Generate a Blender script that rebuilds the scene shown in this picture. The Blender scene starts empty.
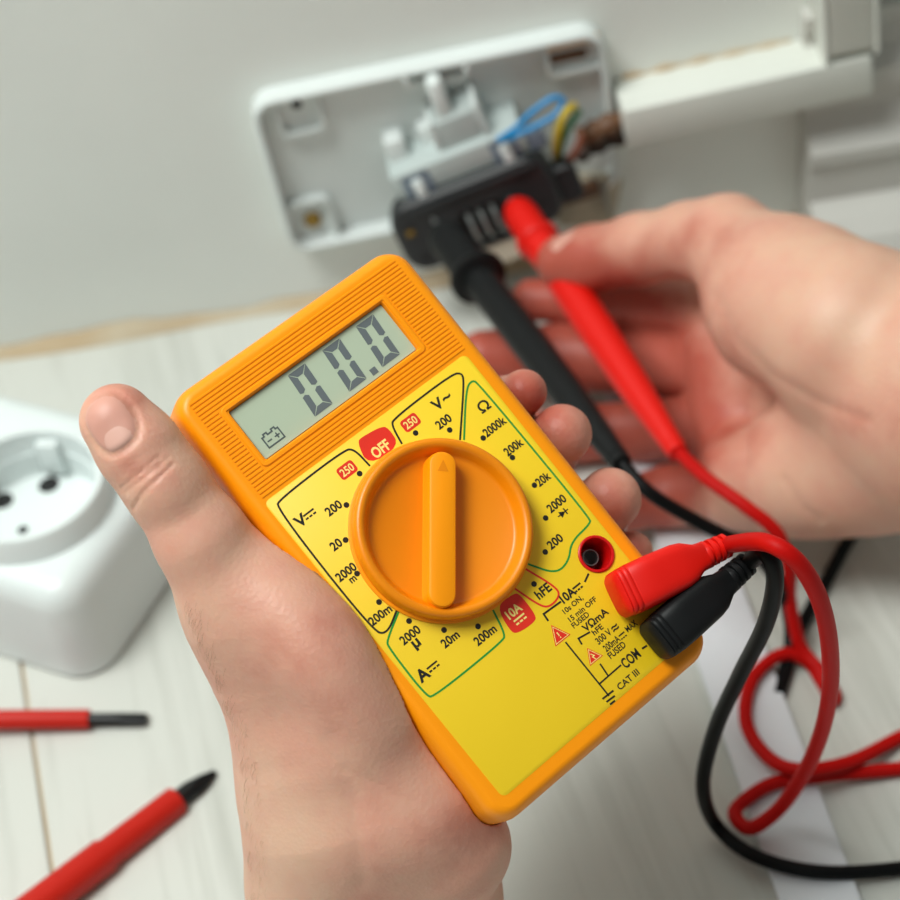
import bpy, bmesh, math, random
import numpy as np
from mathutils import Vector, Matrix
random.seed(4)
SC = bpy.context.scene
COL = SC.collection

# ------------------------------------------------------------------ camera
FPX = 1900.0
PITCH, ROLL = math.radians(45.0), math.radians(9.5)
CAM = Vector((0.0, 0.0, 0.508))
WALL_Y = 0.607
_r0 = Vector((1, 0, 0)); _u0 = Vector((0, math.sin(PITCH), math.cos(PITCH))); _b0 = Vector((0, -math.cos(PITCH), math.sin(PITCH)))
C_R = math.cos(ROLL) * _r0 - math.sin(ROLL) * _u0
C_U = math.sin(ROLL) * _r0 + math.cos(ROLL) * _u0
C_B = _b0
CAMM = Matrix(((C_R.x, C_U.x, C_B.x, CAM.x), (C_R.y, C_U.y, C_B.y, CAM.y), (C_R.z, C_U.z, C_B.z, CAM.z), (0, 0, 0, 1)))
cd = bpy.data.cameras.new('camera'); cam = bpy.data.objects.new('camera', cd); COL.objects.link(cam)
cam.matrix_world = CAMM
cd.sensor_width = 36.0; cd.sensor_fit = 'HORIZONTAL'; cd.lens = 36.0 * FPX / 900.0
cd.clip_start = 0.01; cd.clip_end = 20
cd.dof.use_dof = True; cd.dof.focus_distance = 0.461; cd.dof.aperture_fstop = 10.5; cd.dof.aperture_blades = 0
SC.camera = cam

# ------------------------------------------------------------------ light and exposure
w = bpy.data.worlds.new('room_light'); SC.world = w; w.use_nodes = True
w.node_tree.nodes['Background'].inputs[0].default_value = (0.92, 1.0, 0.97, 1)
w.node_tree.nodes['Background'].inputs[1].default_value = 0.20
def area(name, loc, target, size, power, col):
    l = bpy.data.lights.new(name, 'AREA'); l.shape = 'RECTANGLE'; l.size = size[0]; l.size_y = size[1]; l.energy = power; l.color = col
    o = bpy.data.objects.new(name, l); COL.objects.link(o); o.location = loc
    o.rotation_euler = (Vector(target) - Vector(loc)).to_track_quat('-Z', 'Y').to_euler()
    return o
area('window_light', (-0.58, 0.27, 1.50), (0.0, 0.42, 0), (0.62, 0.62), 25, (0.96, 1.0, 0.965))
SC.view_settings.view_transform = 'Standard'; SC.view_settings.look = 'None'; SC.view_settings.gamma = 1.0
SC.view_settings.use_curve_mapping = False
SC.view_settings.exposure = 0.0

# ------------------------------------------------------------------ measuring helpers (positions in the room, metres)
def P(x, y, d):                       # point seen at pixel x, y at depth d millimetres
    d *= 0.001
    return CAM + C_R * ((x - 450) / FPX * d) + C_U * (-(y - 450) / FPX * d) - C_B * d
def ray(x, y):
    return (C_R * ((x - 450) / FPX) + C_U * (-(y - 450) / FPX) - C_B)
def FL(x, y, z=0.0):                  # on the floor, z metres above it
    v = ray(x, y); return CAM + v * ((z - CAM.z) / v.z)
def WL(x, y, off=0.0):                # on the wall, off metres in front of it
    v = ray(x, y); return CAM + v * ((WALL_Y - off - CAM.y) / v.y)
def campt(v):                         # camera aligned millimetres (x right, y down, z depth) -> world
    return CAM + (C_R * v[0] - C_U * v[1] - C_B * v[2]) * 0.001

# ------------------------------------------------------------------ object helpers
WM = {}
def thing(name, label, cat, M=None, group=None):
    o = bpy.data.objects.new(name, None); COL.objects.link(o); o.empty_display_size = 0.02
    M = M if M is not None else Matrix(); o.matrix_world = M; WM[o.name] = M.copy()
    o['label'] = label; o['category'] = cat
    if group: o['group'] = group
    return o
def T3(p): return Matrix.Translation(p)
def mk(name, verts, faces, mat, parent=None, smooth=True, local=False, sharp=40, mats=None):
    me = bpy.data.meshes.new(name)
    vs = [Vector(v) for v in verts]
    if parent is not None:
        M = WM[parent.name]
        if not local:
            inv = M.inverted(); vs = [inv @ v for v in vs]
        OM = M
    else:
        xs = [v.x for v in vs]; ys = [v.y for v in vs]; zs = [v.z for v in vs]
        c = Vector(((min(xs) + max(xs)) / 2, (min(ys) + max(ys)) / 2, min(zs)))
        OM = T3(c); vs = [v - c for v in vs]
    me.from_pydata([tuple(v) for v in vs], [], [tuple(f) for f in faces]); me.update()
    bm = bmesh.new(); bm.from_mesh(me); bmesh.ops.recalc_face_normals(bm, faces=bm.faces[:])
    if smooth:
        for f in bm.faces: f.smooth = True
        lim = math.radians(sharp)
        for e in bm.edges:
            if len(e.link_faces) == 2 and e.calc_face_angle(0) > lim: e.smooth = False
    bm.to_mesh(me); bm.free()
    o = bpy.data.objects.new(name, me); COL.objects.link(o)
    if mat: me.materials.append(mat)
    if parent is not None: o.parent = parent
    else: o.matrix_world = OM
    WM[o.name] = OM.copy()
    return o
def tag(o, label=None, cat=None, group=None, kind=None):
    if label: o['label'] = label
    if cat: o['category'] = cat
    if group: o['group'] = group
    if kind: o['kind'] = kind
    return o
class G:                               # collects vertices and faces
    def __init__(s): s.v = []; s.f = []
    def add(s, vf):
        n = len(s.v); s.v += [tuple(a) for a in vf[0]]; s.f += [tuple(i + n for i in f) for f in vf[1]]; return s
def xf(vf, M): return ([M @ Vector(v) for v in vf[0]], vf[1])
def loft(loops, cap0=True, cap1=True, closed=True):
    v = []; f = []; n = len(loops[0])
    for l in loops: v += [tuple(p) for p in l]
    for i in range(len(loops) - 1):
        for j in range(n if closed else n - 1):
            k = (j + 1) % n
            f.append((i * n + j, i * n + k, (i + 1) * n + k, (i + 1) * n + j))
    if cap0: f.append(tuple(range(n))[::-1])
    if cap1: f.append(tuple(range((len(loops) - 1) * n, len(loops) * n)))
    return v, f
def rrect(w, h, r, n=5, cx=0, cy=0):
    r = max(1e-6, min(r, w / 2 - 1e-6, h / 2 - 1e-6)); o = []
    for (sx, sy, a0) in ((1, 1, 0), (-1, 1, 90), (-1, -1, 180), (1, -1, 270)):
        for i in range(n + 1):
            a = math.radians(a0 + 90 * i / n)
            o.append((cx + sx * (w / 2 - r) + r * math.cos(a), cy + sy * (h / 2 - r) + r * math.sin(a)))
    return o
def rslab(w, h, r, prof, n=5, cx=0, cy=0):   # prof: (inset, z) from back to front
    return loft([[(x, y, z) for (x, y) in rrect(w - 2 * i, h - 2 * i, r - i, n, cx, cy)] for (i, z) in prof])
def lathe(prof, n=40, cap0=False, cap1=False):
    return loft([[(r * math.cos(2 * math.pi * k / n), r * math.sin(2 * math.pi * k / n), z) for k in range(n)] for (r, z) in prof], cap0, cap1)
def rbox(sx, sy, sz, b=0.0, seg=2, c=(0, 0, 0)):
    bm = bmesh.new(); bmesh.ops.create_cube(bm, size=1)
    for v in bm.verts: v.co = Vector((v.co.x * sx + c[0], v.co.y * sy + c[1], v.co.z * sz + c[2]))
    if b > 0: bmesh.ops.bevel(bm, geom=bm.edges[:] , offset=b, segments=seg, profile=0.5, affect='EDGES')
    bm.verts.index_update(); v = [tuple(a.co) for a in bm.verts]; f = [tuple(a.index for a in p.verts) for p in bm.faces]; bm.free()
    return v, f
def catmull(pts, m=10):
    pts = [Vector(p) for p in pts]; q = [2 * pts[0] - pts[1]] + pts + [2 * pts[-1] - pts[-2]]; o = []
    for i in range(1, len(q) - 2):
        a, b, c, d = q[i - 1], q[i], q[i + 1], q[i + 2]
        for k in range(m):
            t = k / m
            o.append(0.5 * ((2 * b) + (c - a) * t + (2 * a - 5 * b + 4 * c - d) * t * t + (3 * b - a - 3 * c + d) * t ** 3))
    o.append(pts[-1]); return o
def tube(pts, rad, n=12, m=10, smooth=True):
    c = catmull(pts, m) if smooth else [Vector(p) for p in pts]
    loops = []; t0 = (c[1] - c[0]).normalized(); up = t0.orthogonal().normalized()
    for i, p in enumerate(c):
        t = (c[min(i + 1, len(c) - 1)] - c[max(i - 1, 0)]).normalized()
        up = (up - t * up.dot(t)).normalized(); s = t.cross(up)
        r = rad(i / (len(c) - 1)) if callable(rad) else rad
        loops.append([p + (up * math.cos(2 * math.pi * k / n) + s * math.sin(2 * math.pi * k / n)) * r for k in range(n)])
    return loft(loops)
def axis_frame(a, b, up=Vector((0, 0, 1))):   # local z runs a -> b
    z = (Vector(b) - Vector(a)).normalized(); x = up.cross(z)
    if x.length < 1e-4: x = Vector((1, 0, 0)).cross(z)
    x.normalize(); y = z.cross(x)
    return Matrix(((x.x, y.x, z.x, a[0]), (x.y, y.y, z.y, a[1]), (x.z, y.z, z.z, a[2]), (0, 0, 0, 1)))
def cut(o, cutter_vf, M=None):
    g = cutter_vf if M is None else xf(cutter_vf, M)
    me = bpy.data.meshes.new('c'); me.from_pydata([tuple(v) for v in g[0]], [], g[1]); me.update()
    bm = bmesh.new(); bm.from_mesh(me); bmesh.ops.recalc_face_normals(bm, faces=bm.faces[:]); bm.to_mesh(me); bm.free()
    c = bpy.data.objects.new('c', me); COL.objects.link(c); c.matrix_world = WM[o.name]
    md = o.modifiers.new('b', 'BOOLEAN'); md.operation = 'DIFFERENCE'; md.solver = 'EXACT'; md.object = c
    bpy.context.view_layer.update(); dg = bpy.context.evaluated_depsgraph_get()
    nm = bpy.data.meshes.new_from_object(o.evaluated_get(dg)); o.modifiers.clear()
    old = o.data; o.data = nm; nm.name = o.name; bpy.data.objects.remove(c); bpy.data.meshes.remove(me); bpy.data.meshes.remove(old)
    bm = bmesh.new(); bm.from_mesh(nm)
    for e in bm.edges:
        e.smooth = not (len(e.link_faces) == 2 and e.calc_face_angle(0) > math.radians(35))
    for f in bm.faces: f.smooth = True
    bm.to_mesh(nm); bm.free()

# ------------------------------------------------------------------ materials
def srgb(r, g, b):
    return tuple(((c / 255) / 12.92 if c / 255 <= 0.04045 else ((c / 255 + 0.055) / 1.055) ** 2.4) for c in (r, g, b))
def mat(name, col, rough=0.5, metal=0.0, noise=0.0, nscale=60.0, bump=0.0, bscale=400.0, spec=0.5, sss=0.0, trans=0.0, stretch=None, col2=None, coat=0.0):
    m = bpy.data.materials.new(name); m.use_nodes = True; nt = m.node_tree; b = nt.nodes['Principled BSDF']
    b.inputs['Base Color'].default_value = (*col, 1); b.inputs['Roughness'].default_value = rough; b.inputs['Metallic'].default_value = metal
    b.inputs['Specular IOR Level'].default_value = spec; b.inputs['Coat Weight'].default_value = coat
    if trans: b.inputs['Transmission Weight'].default_value = trans
    if sss:
        b.inputs['Subsurface Weight'].default_value = sss; b.inputs['Subsurface Radius'].default_value = (0.6, 0.5, 0.4); b.inputs['Subsurface Scale'].default_value = 0.002
    tc = nt.nodes.new('ShaderNodeTexCoord'); mp = nt.nodes.new('ShaderNodeMapping'); nt.links.new(tc.outputs['Object'], mp.inputs[0])
    if stretch: mp.inputs['Scale'].default_value = stretch
    if noise or col2:
        n = nt.nodes.new('ShaderNodeTexNoise'); n.inputs['Scale'].default_value = nscale; n.inputs['Detail'].default_value = 6
        nt.links.new(mp.outputs[0], n.inputs['Vector'])
        r = nt.nodes.new('ShaderNodeValToRGB'); nt.links.new(n.outputs[0], r.inputs[0])
        c2 = col2 or tuple(c * (1 - noise) for c in col)
        r.color_ramp.elements[0].position = 0.35; r.color_ramp.elements[1].position = 0.65
        r.color_ramp.elements[0].color = (*c2, 1); r.color_ramp.elements[1].color = (*col, 1)
        nt.links.new(r.outputs[0], b.inputs['Base Color'])
    if bump:
        n2 = nt.nodes.new('ShaderNodeTexNoise'); n2.inputs['Scale'].default_value = bscale; n2.inputs['Detail'].default_value = 4
        nt.links.new(mp.outputs[0], n2.inputs['Vector'])
        bp = nt.nodes.new('ShaderNodeBump'); bp.inputs['Strength'].default_value = bump; bp.inputs['Distance'].default_value = 0.0005
        nt.links.new(n2.outputs[0], bp.inputs['Height']); nt.links.new(bp.outputs[0], b.inputs['Normal'])
    return m
m_wall = mat('painted_plaster', srgb(238, 241, 236), 0.75, noise=0.05, nscale=9, bump=0.25, bscale=160)
m_orange = mat('orange_plastic', srgb(252, 150, 0), 0.4, spec=0.35, noise=0.02, nscale=30, bump=0.05, bscale=2500)
m_dial = mat('shaded_dial_plastic', srgb(232, 132, 2), 0.36, spec=0.4)  # orange darkened so the colour carries the shade inside the dial
m_yellow = mat('yellow_label', srgb(236, 197, 26), 0.45)
m_black_ink = mat('black_ink', (0.008, 0.007, 0.006), 0.5)
m_green_ink = mat('green_ink', srgb(20, 140, 50), 0.5)
m_red_ink = mat('red_ink', srgb(222, 42, 22), 0.5)
m_paper_ink = mat('pale_yellow_ink', srgb(245, 225, 130), 0.5)
m_lcd = mat('display_glass', srgb(176, 188, 165), 0.35, spec=0.4, coat=0.15)
m_seg = mat('display_segment', srgb(98, 105, 108), 0.4)
m_segline = mat('display_icon', srgb(80, 88, 88), 0.4)
m_redp = mat('red_plastic', srgb(218, 20, 8), 0.45, spec=0.3, bump=0.03, bscale=1500)
m_redw = mat('red_wire', srgb(184, 12, 8), 0.5, spec=0.12)
m_redjack = mat('red_jack', srgb(200, 8, 8), 0.35)
m_blackp = mat('black_rubber', srgb(17, 18, 19), 0.5, bump=0.05, bscale=1500, spec=0.2)
m_blackw = mat('black_wire', srgb(8, 9, 10), 0.45, spec=0.14)
m_white = mat('white_plastic', srgb(222, 229, 228), 0.35)
m_boxw = mat('box_plastic', srgb(222, 228, 226), 0.4, noise=0.05, nscale=25)
m_trunk = mat('trunk_plastic', srgb(224, 226, 218), 0.45, noise=0.05, nscale=20)
m_skirt = mat('skirting_paint', srgb(200, 198, 192), 0.5)
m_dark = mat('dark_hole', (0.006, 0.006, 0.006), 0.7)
m_mod = mat('module_plastic', srgb(32, 34, 36), 0.5)
m_steel = mat('steel', srgb(150, 152, 150), 0.35, metal=0.8)
m_steelb = mat('blued_steel', srgb(112, 126, 142), 0.4, metal=0.2)
m_brass = mat('brass', srgb(150, 120, 55), 0.4, metal=0.7)
m_copper = mat('brown_insulation', srgb(112, 76, 50), 0.5, noise=0.3, nscale=200)
m_beige = mat('old_plaster', srgb(190, 178, 156), 0.8, noise=0.25, nscale=90, bump=0.4, bscale=300)
m_blue = mat('blue_insulation', srgb(28, 142, 204), 0.4)
m_yg = mat('yellow_insulation', srgb(215, 185, 40), 0.4)
m_green = mat('green_insulation', srgb(40, 120, 70), 0.4)
m_caulk = mat('stained_caulk', srgb(206, 196, 174), 0.8, col2=srgb(184, 158, 122), nscale=14, bump=0.3, bscale=200)
m_stem = mat('blackened_steel', srgb(22, 22, 23), 0.32, metal=0.3)
m_shaft = mat('red_insulation', srgb(190, 30, 16), 0.45, spec=0.3)
m_strip = mat('strip_plastic', srgb(222, 225, 230), 0.4)
m_nail = mat('nail', srgb(212, 156, 140), 0.42, sss=0.3, noise=0.06, nscale=120, spec=0.3)
m_lun = mat('nail_lunula', srgb(216, 168, 153), 0.42, spec=0.3)
m_hair = mat('hair', srgb(168, 140, 112), 0.6)
def wood_mat():
    m = bpy.data.materials.new('whitewashed_wood'); m.use_nodes = True; nt = m.node_tree; b = nt.nodes['Principled BSDF']
    tc = nt.nodes.new('ShaderNodeTexCoord'); mp = nt.nodes.new('ShaderNodeMapping'); mp.inputs['Scale'].default_value = (1, 0.06, 1)
    nt.links.new(tc.outputs['Object'], mp.inputs[0])
    n = nt.nodes.new('ShaderNodeTexNoise'); n.inputs['Scale'].default_value = 190; n.inputs['Detail'].default_value = 8; n.inputs['Roughness'].default_value = 0.6
    nt.links.new(mp.outputs[0], n.inputs['Vector'])
    n2 = nt.nodes.new('ShaderNodeTexNoise'); n2.inputs['Scale'].default_value = 22; n2.inputs['Detail'].default_value = 3
    nt.links.new(mp.outputs[0], n2.inputs['Vector'])
    mx = nt.nodes.new('ShaderNodeMath'); mx.operation = 'ADD'; nt.links.new(n.outputs[0], mx.inputs[0]); nt.links.new(n2.outputs[0], mx.inputs[1])
    r = nt.nodes.new('ShaderNodeValToRGB'); r.color_ramp.elements[0].position = 0.6; r.color_ramp.elements[1].position = 1.3
    nt.links.new(mx.outputs[0], r.inputs[0])
    r.color_ramp.elements[0].color = (*srgb(176, 177, 169), 1); r.color_ramp.elements[1].color = (*srgb(200, 201, 194), 1)
    nt.links.new(r.outputs[0], b.inputs['Base Color']); b.inputs['Roughness'].default_value = 0.55
    bp = nt.nodes.new('ShaderNodeBump'); bp.inputs['Strength'].default_value = 0.2; bp.inputs['Distance'].default_value = 0.0004
    nt.links.new(n.outputs[0], bp.inputs['Height']); nt.links.new(bp.outputs[0], b.inputs['Normal'])
    return m
m_wood = wood_mat()
def skin_mat():
    m = bpy.data.materials.new('skin'); m.use_nodes = True; nt = m.node_tree; b = nt.nodes['Principled BSDF']
    at = nt.nodes.new('ShaderNodeAttribute'); at.attribute_name = 'tint'
    tc = nt.nodes.new('ShaderNodeTexCoord')
    n = nt.nodes.new('ShaderNodeTexNoise'); n.inputs['Scale'].default_value = 70; n.inputs['Detail'].default_value = 5
    nt.links.new(tc.outputs['Object'], n.inputs['Vector'])
    s = nt.nodes.new('ShaderNodeMath'); s.operation = 'MULTIPLY_ADD'; s.inputs[1].default_value = 0.9; s.inputs[2].default_value = -0.28
    nt.links.new(n.outputs[0], s.inputs[0])
    a = nt.nodes.new('ShaderNodeMath'); a.operation = 'ADD'; a.use_clamp = True
    nt.links.new(s.outputs[0], a.inputs[0]); nt.links.new(at.outputs['Fac'], a.inputs[1])
    r = nt.nodes.new('ShaderNodeValToRGB'); nt.links.new(a.outputs[0], r.inputs[0])
    r.color_ramp.elements[0].position = 0.0; r.color_ramp.elements[0].color = (*srgb(216, 175, 150), 1)
    r.color_ramp.elements[1].position = 1.0; r.color_ramp.elements[1].color = (*srgb(176, 86, 70), 1)
    e = r.color_ramp.elements.new(0.45); e.color = (*srgb(210, 154, 133), 1)
    nt.links.new(r.outputs[0], b.inputs['Base Color'])
    b.inputs['Roughness'].default_value = 0.48; b.inputs['Specular IOR Level'].default_value = 0.4
    b.inputs['Subsurface Weight'].default_value = 0.35; b.inputs['Subsurface Radius'].default_value = (1.0, 0.35, 0.2); b.inputs['Subsurface Scale'].default_value = 0.004
    v = nt.nodes.new('ShaderNodeTexVoronoi'); v.inputs['Scale'].default_value = 900; nt.links.new(tc.outputs['Object'], v.inputs['Vector'])
    n3 = nt.nodes.new('ShaderNodeTexNoise'); n3.inputs['Scale'].default_value = 350; n3.inputs['Detail'].default_value = 5; nt.links.new(tc.outputs['Object'], n3.inputs['Vector'])
    ad = nt.nodes.new('ShaderNodeMath'); ad.operation = 'ADD'; nt.links.new(v.outputs['Distance'], ad.inputs[0]); nt.links.new(n3.outputs[0], ad.inputs[1])
    bp = nt.nodes.new('ShaderNodeBump'); bp.inputs['Strength'].default_value = 0.13; bp.inputs['Distance'].default_value = 0.0006
    nt.links.new(ad.outputs[0], bp.inputs['Height']); nt.links.new(bp.outputs[0], b.inputs['Normal'])
    return m
m_skin = skin_mat()

# ================================================================== THE SETTING
# wall
wv, wf = rbox(3.0, 0.1, 2.4, 0, 1, (0.0, WALL_Y + 0.05, 1.2))
wall = tag(mk('wall_back', wv, wf, m_wall, smooth=False), kind='structure')
# floor: a base with separate planks, running at a slant to the wall
fa, fb = FL(20, 655), FL(53, 878)
pdir = (fa - fb).normalized(); pang = math.atan2(-pdir.x, pdir.y)
fv, ff = rbox(3.0, 2.2, 0.02, 0, 1, (0, WALL_Y - 1.1, -0.0116))
floor = tag(mk('floor', fv, ff, m_caulk, smooth=False), kind='structure')
PW, PL = 0.37, 2.6
pm = None
for i in range(-3, 4):
    vf = rbox(PW - 0.0013, PL, 0.0016, 0.0005, 1, (0, 0, -0.0008))
    M = T3(fa) @ Matrix.Rotation(pang, 4, 'Z') @ T3(Vector(((i + 0.5) * PW, -0.62 + (0.0 if i % 2 else 0.02), 0)))
    if pm is None:
        po = mk('plank', vf[0], vf[1], m_wood, smooth=False); pm = po.data
        for v in pm.vertices: v.co.z -= 0.0016
    else:
        po = bpy.data.objects.new('plank', pm); COL.objects.link(po)
    po.parent = floor; po.matrix_parent_inverse = Matrix(); po.matrix_basis = WM['floor'].inverted() @ M
# stained bead of filler along the wall foot
gx = [(-0.9 + 0.012 * i) for i in range(96)]
loops = []
for x in gx:
    h = 0.005 + 0.0022 * math.sin(x * 61) * math.sin(x * 23 + 1) + 0.0008 * math.sin(x * 190)
    dd = 0.0045 + 0.0012 * math.sin(x * 47 + 2)
    loops.append([(x, WALL_Y - 0.0003, h), (x, WALL_Y - dd * 0.5, h * 0.6), (x, WALL_Y - dd, 0.0002), (x, WALL_Y - 0.0003, 0.0002)])
v, f = loft(loops); tag(mk('trim_1', v, f, m_caulk), kind='structure')
# moulded skirting board to the right
s0 = WL(797, 196, 0.0); sx0 = s0.x; zt = WL(884, 10, 0.010).z
H = max(0.10, zt)
prof = [(0.0, 0), (0.040, 0.0), (0.040, 0.010), (0.036, 0.016), (0.028, 0.021), (0.019, 0.024), (0.019, H * 0.40), (0.021, H * 0.42), (0.021, H * 0.47), (0.015, H * 0.52), (0.011, H * 0.60), (0.011, H * 0.68), (0.015, H * 0.71), (0.015, H * 0.78), (0.008, H * 0.84), (0.006, H * 0.92), (0.008, H * 0.94), (0.008, H), (0.0, H)]
v, f = loft([[(x, WALL_Y - a, z) for (a, z) in prof] for x in (sx0, sx0 + 1.0)])
tag(mk('baseboard_right', v, f, m_skirt, smooth=False), kind='structure')

# ================================================================== TRUNKING ON THE WALL
ta = WL(617, 79, 0.0); z_top = ta.z
TD, TH = 0.0225, 0.0160
xa = WL(619, 130, 0.01).x; xb = WL(872, 88, TD).x
tr = thing('cable_trunking', 'white plastic cable trunking running from the wall box to the corner elbow', 'trunking', T3(Vector(((xa + xb) / 2, WALL_Y, z_top - TH))))
TRM = T3(ta) @ Matrix.Rotation(math.radians(-3.8), 4, 'Y') @ T3(-ta)
def uprof(y0, d, h, t, z0):
    return [(y0, z0), (y0 - d, z0), (y0 - d, z0 + h), (y0, z0 + h)]
vf = rbox(xb - xa, TD - 0.004, TH, 0.0012, 2, ((xa + xb) / 2, WALL_Y - (TD - 0.004) / 2, z_top - TH / 2)); mk('channel', *xf(vf, TRM), m_trunk, tr, sharp=30)
vf = rbox(xb - xa - 0.0004, 0.006, TH + 0.0016, 0.0012, 2, ((xa + xb) / 2, WALL_Y - TD + 0.003, z_top - TH / 2)); mk('cover', *xf(vf, TRM), m_trunk, tr, sharp=30)
ex = WL(853, 70, TD).x
vt = thing('cable_trunking', 'upright white plastic trunking rising from the corner elbow at the right', 'trunking', T3(Vector((ex, WALL_Y, z_top))))
VW = 0.021
mk('sealant_bead', *xf(tube([Vector((xa + 0.004 + (xb - xa - 0.03) * k / 12, WALL_Y - 0.0006, z_top + 0.0004 * math.sin(k * 2.3))) for k in range(13)], lambda t: 0.0011 + 0.0005 * math.sin(t * 31), 8, 4), TRM), m_caulk, tr)
vf = rbox(VW, TD - 0.004, 0.5, 0.0012, 2, (ex, WALL_Y - (TD - 0.004) / 2, z_top + 0.25 + 0.0004)); mk('channel', *xf(vf, TRM), m_trunk, vt, sharp=30)
vf = rbox(VW - 0.004, 0.004, 0.5, 0.0012, 2, (ex, WALL_Y - TD + 0.0022, z_top + 0.25 + 0.004)); mk('cover', *xf(vf, TRM), m_trunk, vt, sharp=30)
for s in (-1, 1):
    vf = rbox(0.002, 0.0055, 0.5, 0.0006, 1, (ex + s * (VW / 2 - 0.001), WALL_Y - TD + 0.0028, z_top + 0.25 + 0.001)); mk('lip', *xf(vf, TRM), m_trunk, vt, sharp=30)

# ================================================================== OPEN SOCKET BOX ON THE WALL
BD = 0.0095
c_tl, c_tr, c_bl = WL(257, 100, BD), WL(609, 33, BD), WL(281, 252, BD)
bx0, bx1 = (c_tl.x + c_bl.x) / 2, c_tr.x
bz1 = (c_tl.z + c_tr.z) / 2; bz0 = c_bl.z
BW, BH = bx1 - bx0, bz1 - bz0
BM = Matrix(((1, 0, 0, (bx0 + bx1) / 2), (0, 0, -1, WALL_Y), (0, 1, 0, (bz0 + bz1) / 2), (0, 0, 0, 1))) @ Matrix.Rotation(math.radians(2.8), 4, 'Z')   # local x right, y up, z out of the wall
box = thing('wall_box', 'open white plastic socket box screwed to the wall with its front cover removed', 'socket box', BM)
def bl(px, py, off): return BM.inverted() @ WL(px, py, off)
def bpart(name, vf, m, parent=None, **k): 
    o = mk(name, *vf, m, parent or box, local=True, **k); return o
bpart('tray', rslab(BW, BH, 0.009, [(0, 0.0002), (0, BD - 0.001), (0.001, BD), (0.0022, BD), (0.0026, BD - 0.001), (0.003, 0.0022)]), m_boxw, sharp=35)
# corner bosses
def boss(px0, py0, px1, py1, name='corner_boss', h=0.0065):
    a = bl(px0, py0, h); b = bl(px1, py1, h)
    w_, h_ = abs(b.x - a.x), abs(b.y - a.y); cx, cy = (a.x + b.x) / 2, (a.y + b.y) / 2
    g = G(); r = rrect(w_, h_, 0.004, 4, cx, cy); ri = rrect(w_ - 0.003, h_ - 0.003, 0.0028, 4, cx, cy)
    g.add(loft([[(x, y, 0.0018) for x, y in r], [(x, y, h) for x, y in r], [(x, y, h) for x, y in ri], [(x, y, h - 0.0035) for x, y in ri]]))
    o = bpart(name, (g.v, g.f), m_boxw, sharp=35)
    return o, Vector((cx, cy, h - 0.0035)), (w_, h_)
b1, c1, _ = boss(269, 96, 327, 131)
def onboss(name, vf, m, b, c):
    o = mk(name, *xf(vf, T3(c)), m, b, local=True); return o
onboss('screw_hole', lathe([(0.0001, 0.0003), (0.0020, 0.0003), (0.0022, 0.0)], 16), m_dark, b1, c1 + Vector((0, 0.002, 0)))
b2, c2, _ = boss(284, 207, 342, 242)
g = G().add(lathe([(0.0001, 0.0022), (0.0026, 0.0020), (0.0036, 0.0008), (0.0037, 0.0)], 20)).add(rbox(0.0052, 0.0008, 0.0006, 0, 1, (0, 0, 0.0023)))
onboss('screw', (g.v, g.f), m_brass, b2, c2)
b3, c3, (w3, h3) = boss(543, 46, 606, 68)
onboss('rust_crust', xf(rslab(w3 * 0.66, 0.0038, 0.0016, [(0, 0), (0.0006, 0.0018), (0.0014, 0.0024)]), Matrix()), m_copper, b3, c3 + Vector((-0.002, -0.001, 0)))
onboss('seal', xf(rbox(w3 * 0.9, 0.003, 0.0012, 0.0004), Matrix()), mat('aged_plastic', srgb(214, 176, 140), 0.6), b3, c3 + Vector((0, h3 / 2 - 0.0008, 0.0036)))
# plastic ribs, posts and rim notches
def post(name, pa, pb, w_, off0, off1, m=m_boxw, b=0.0012):
    a = bl(*pa, off1); c = bl(*pb, off1); d = (c - a); L = math.hypot(d.x, d.y); ang = math.atan2(d.y, d.x)
    M = T3(Vector(((a.x + c.x) / 2, (a.y + c.y) / 2, (off0 + off1) / 2))) @ Matrix.Rotation(ang, 4, 'Z')
    return bpart(name, xf(rbox(L, w_, off1 - off0, b), M), m, sharp=35)
post('locating_post', (433, 84), (447, 124), 0.0062, 0.002, 0.016, b=0.0025)
post('post_foot', (405, 88), (468, 78), 0.004, 0.002, 0.006)
post('guide_post', (393, 142), (405, 176), 0.0078, 0.002, 0.013, b=0.0015)
post('guide_wall', (424, 128), (442, 172), 0.0065, 0.002, 0.010)
post('carrier_block', (452, 118), (474, 164), 0.0165, 0.002, 0.018, mat('grey_plastic', srgb(176, 184, 182), 0.45))
post('guide_rail', (474, 106), (494, 148), 0.0022, 0.002, 0.020)
post('guide_rail', (429, 126), (448, 168), 0.0022, 0.002, 0.018)
post('rim_notch', (404, 84), (409, 83), 0.004, BD - 0.002, BD + 0.0006, b=0.0004)
post('rim_notch', (464, 72), (469, 71), 0.004, BD - 0.002, BD + 0.0006, b=0.0004)
post('carrier_plate', (398, 197), (528, 146), 0.018, 0.002, 0.022, mat('carrier_plastic', srgb(186, 196, 194), 0.45))
post('plaster_backing', (560, 205), (620, 205), 0.024, 0.0021, 0.0095, m_beige, 0.003)

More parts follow.
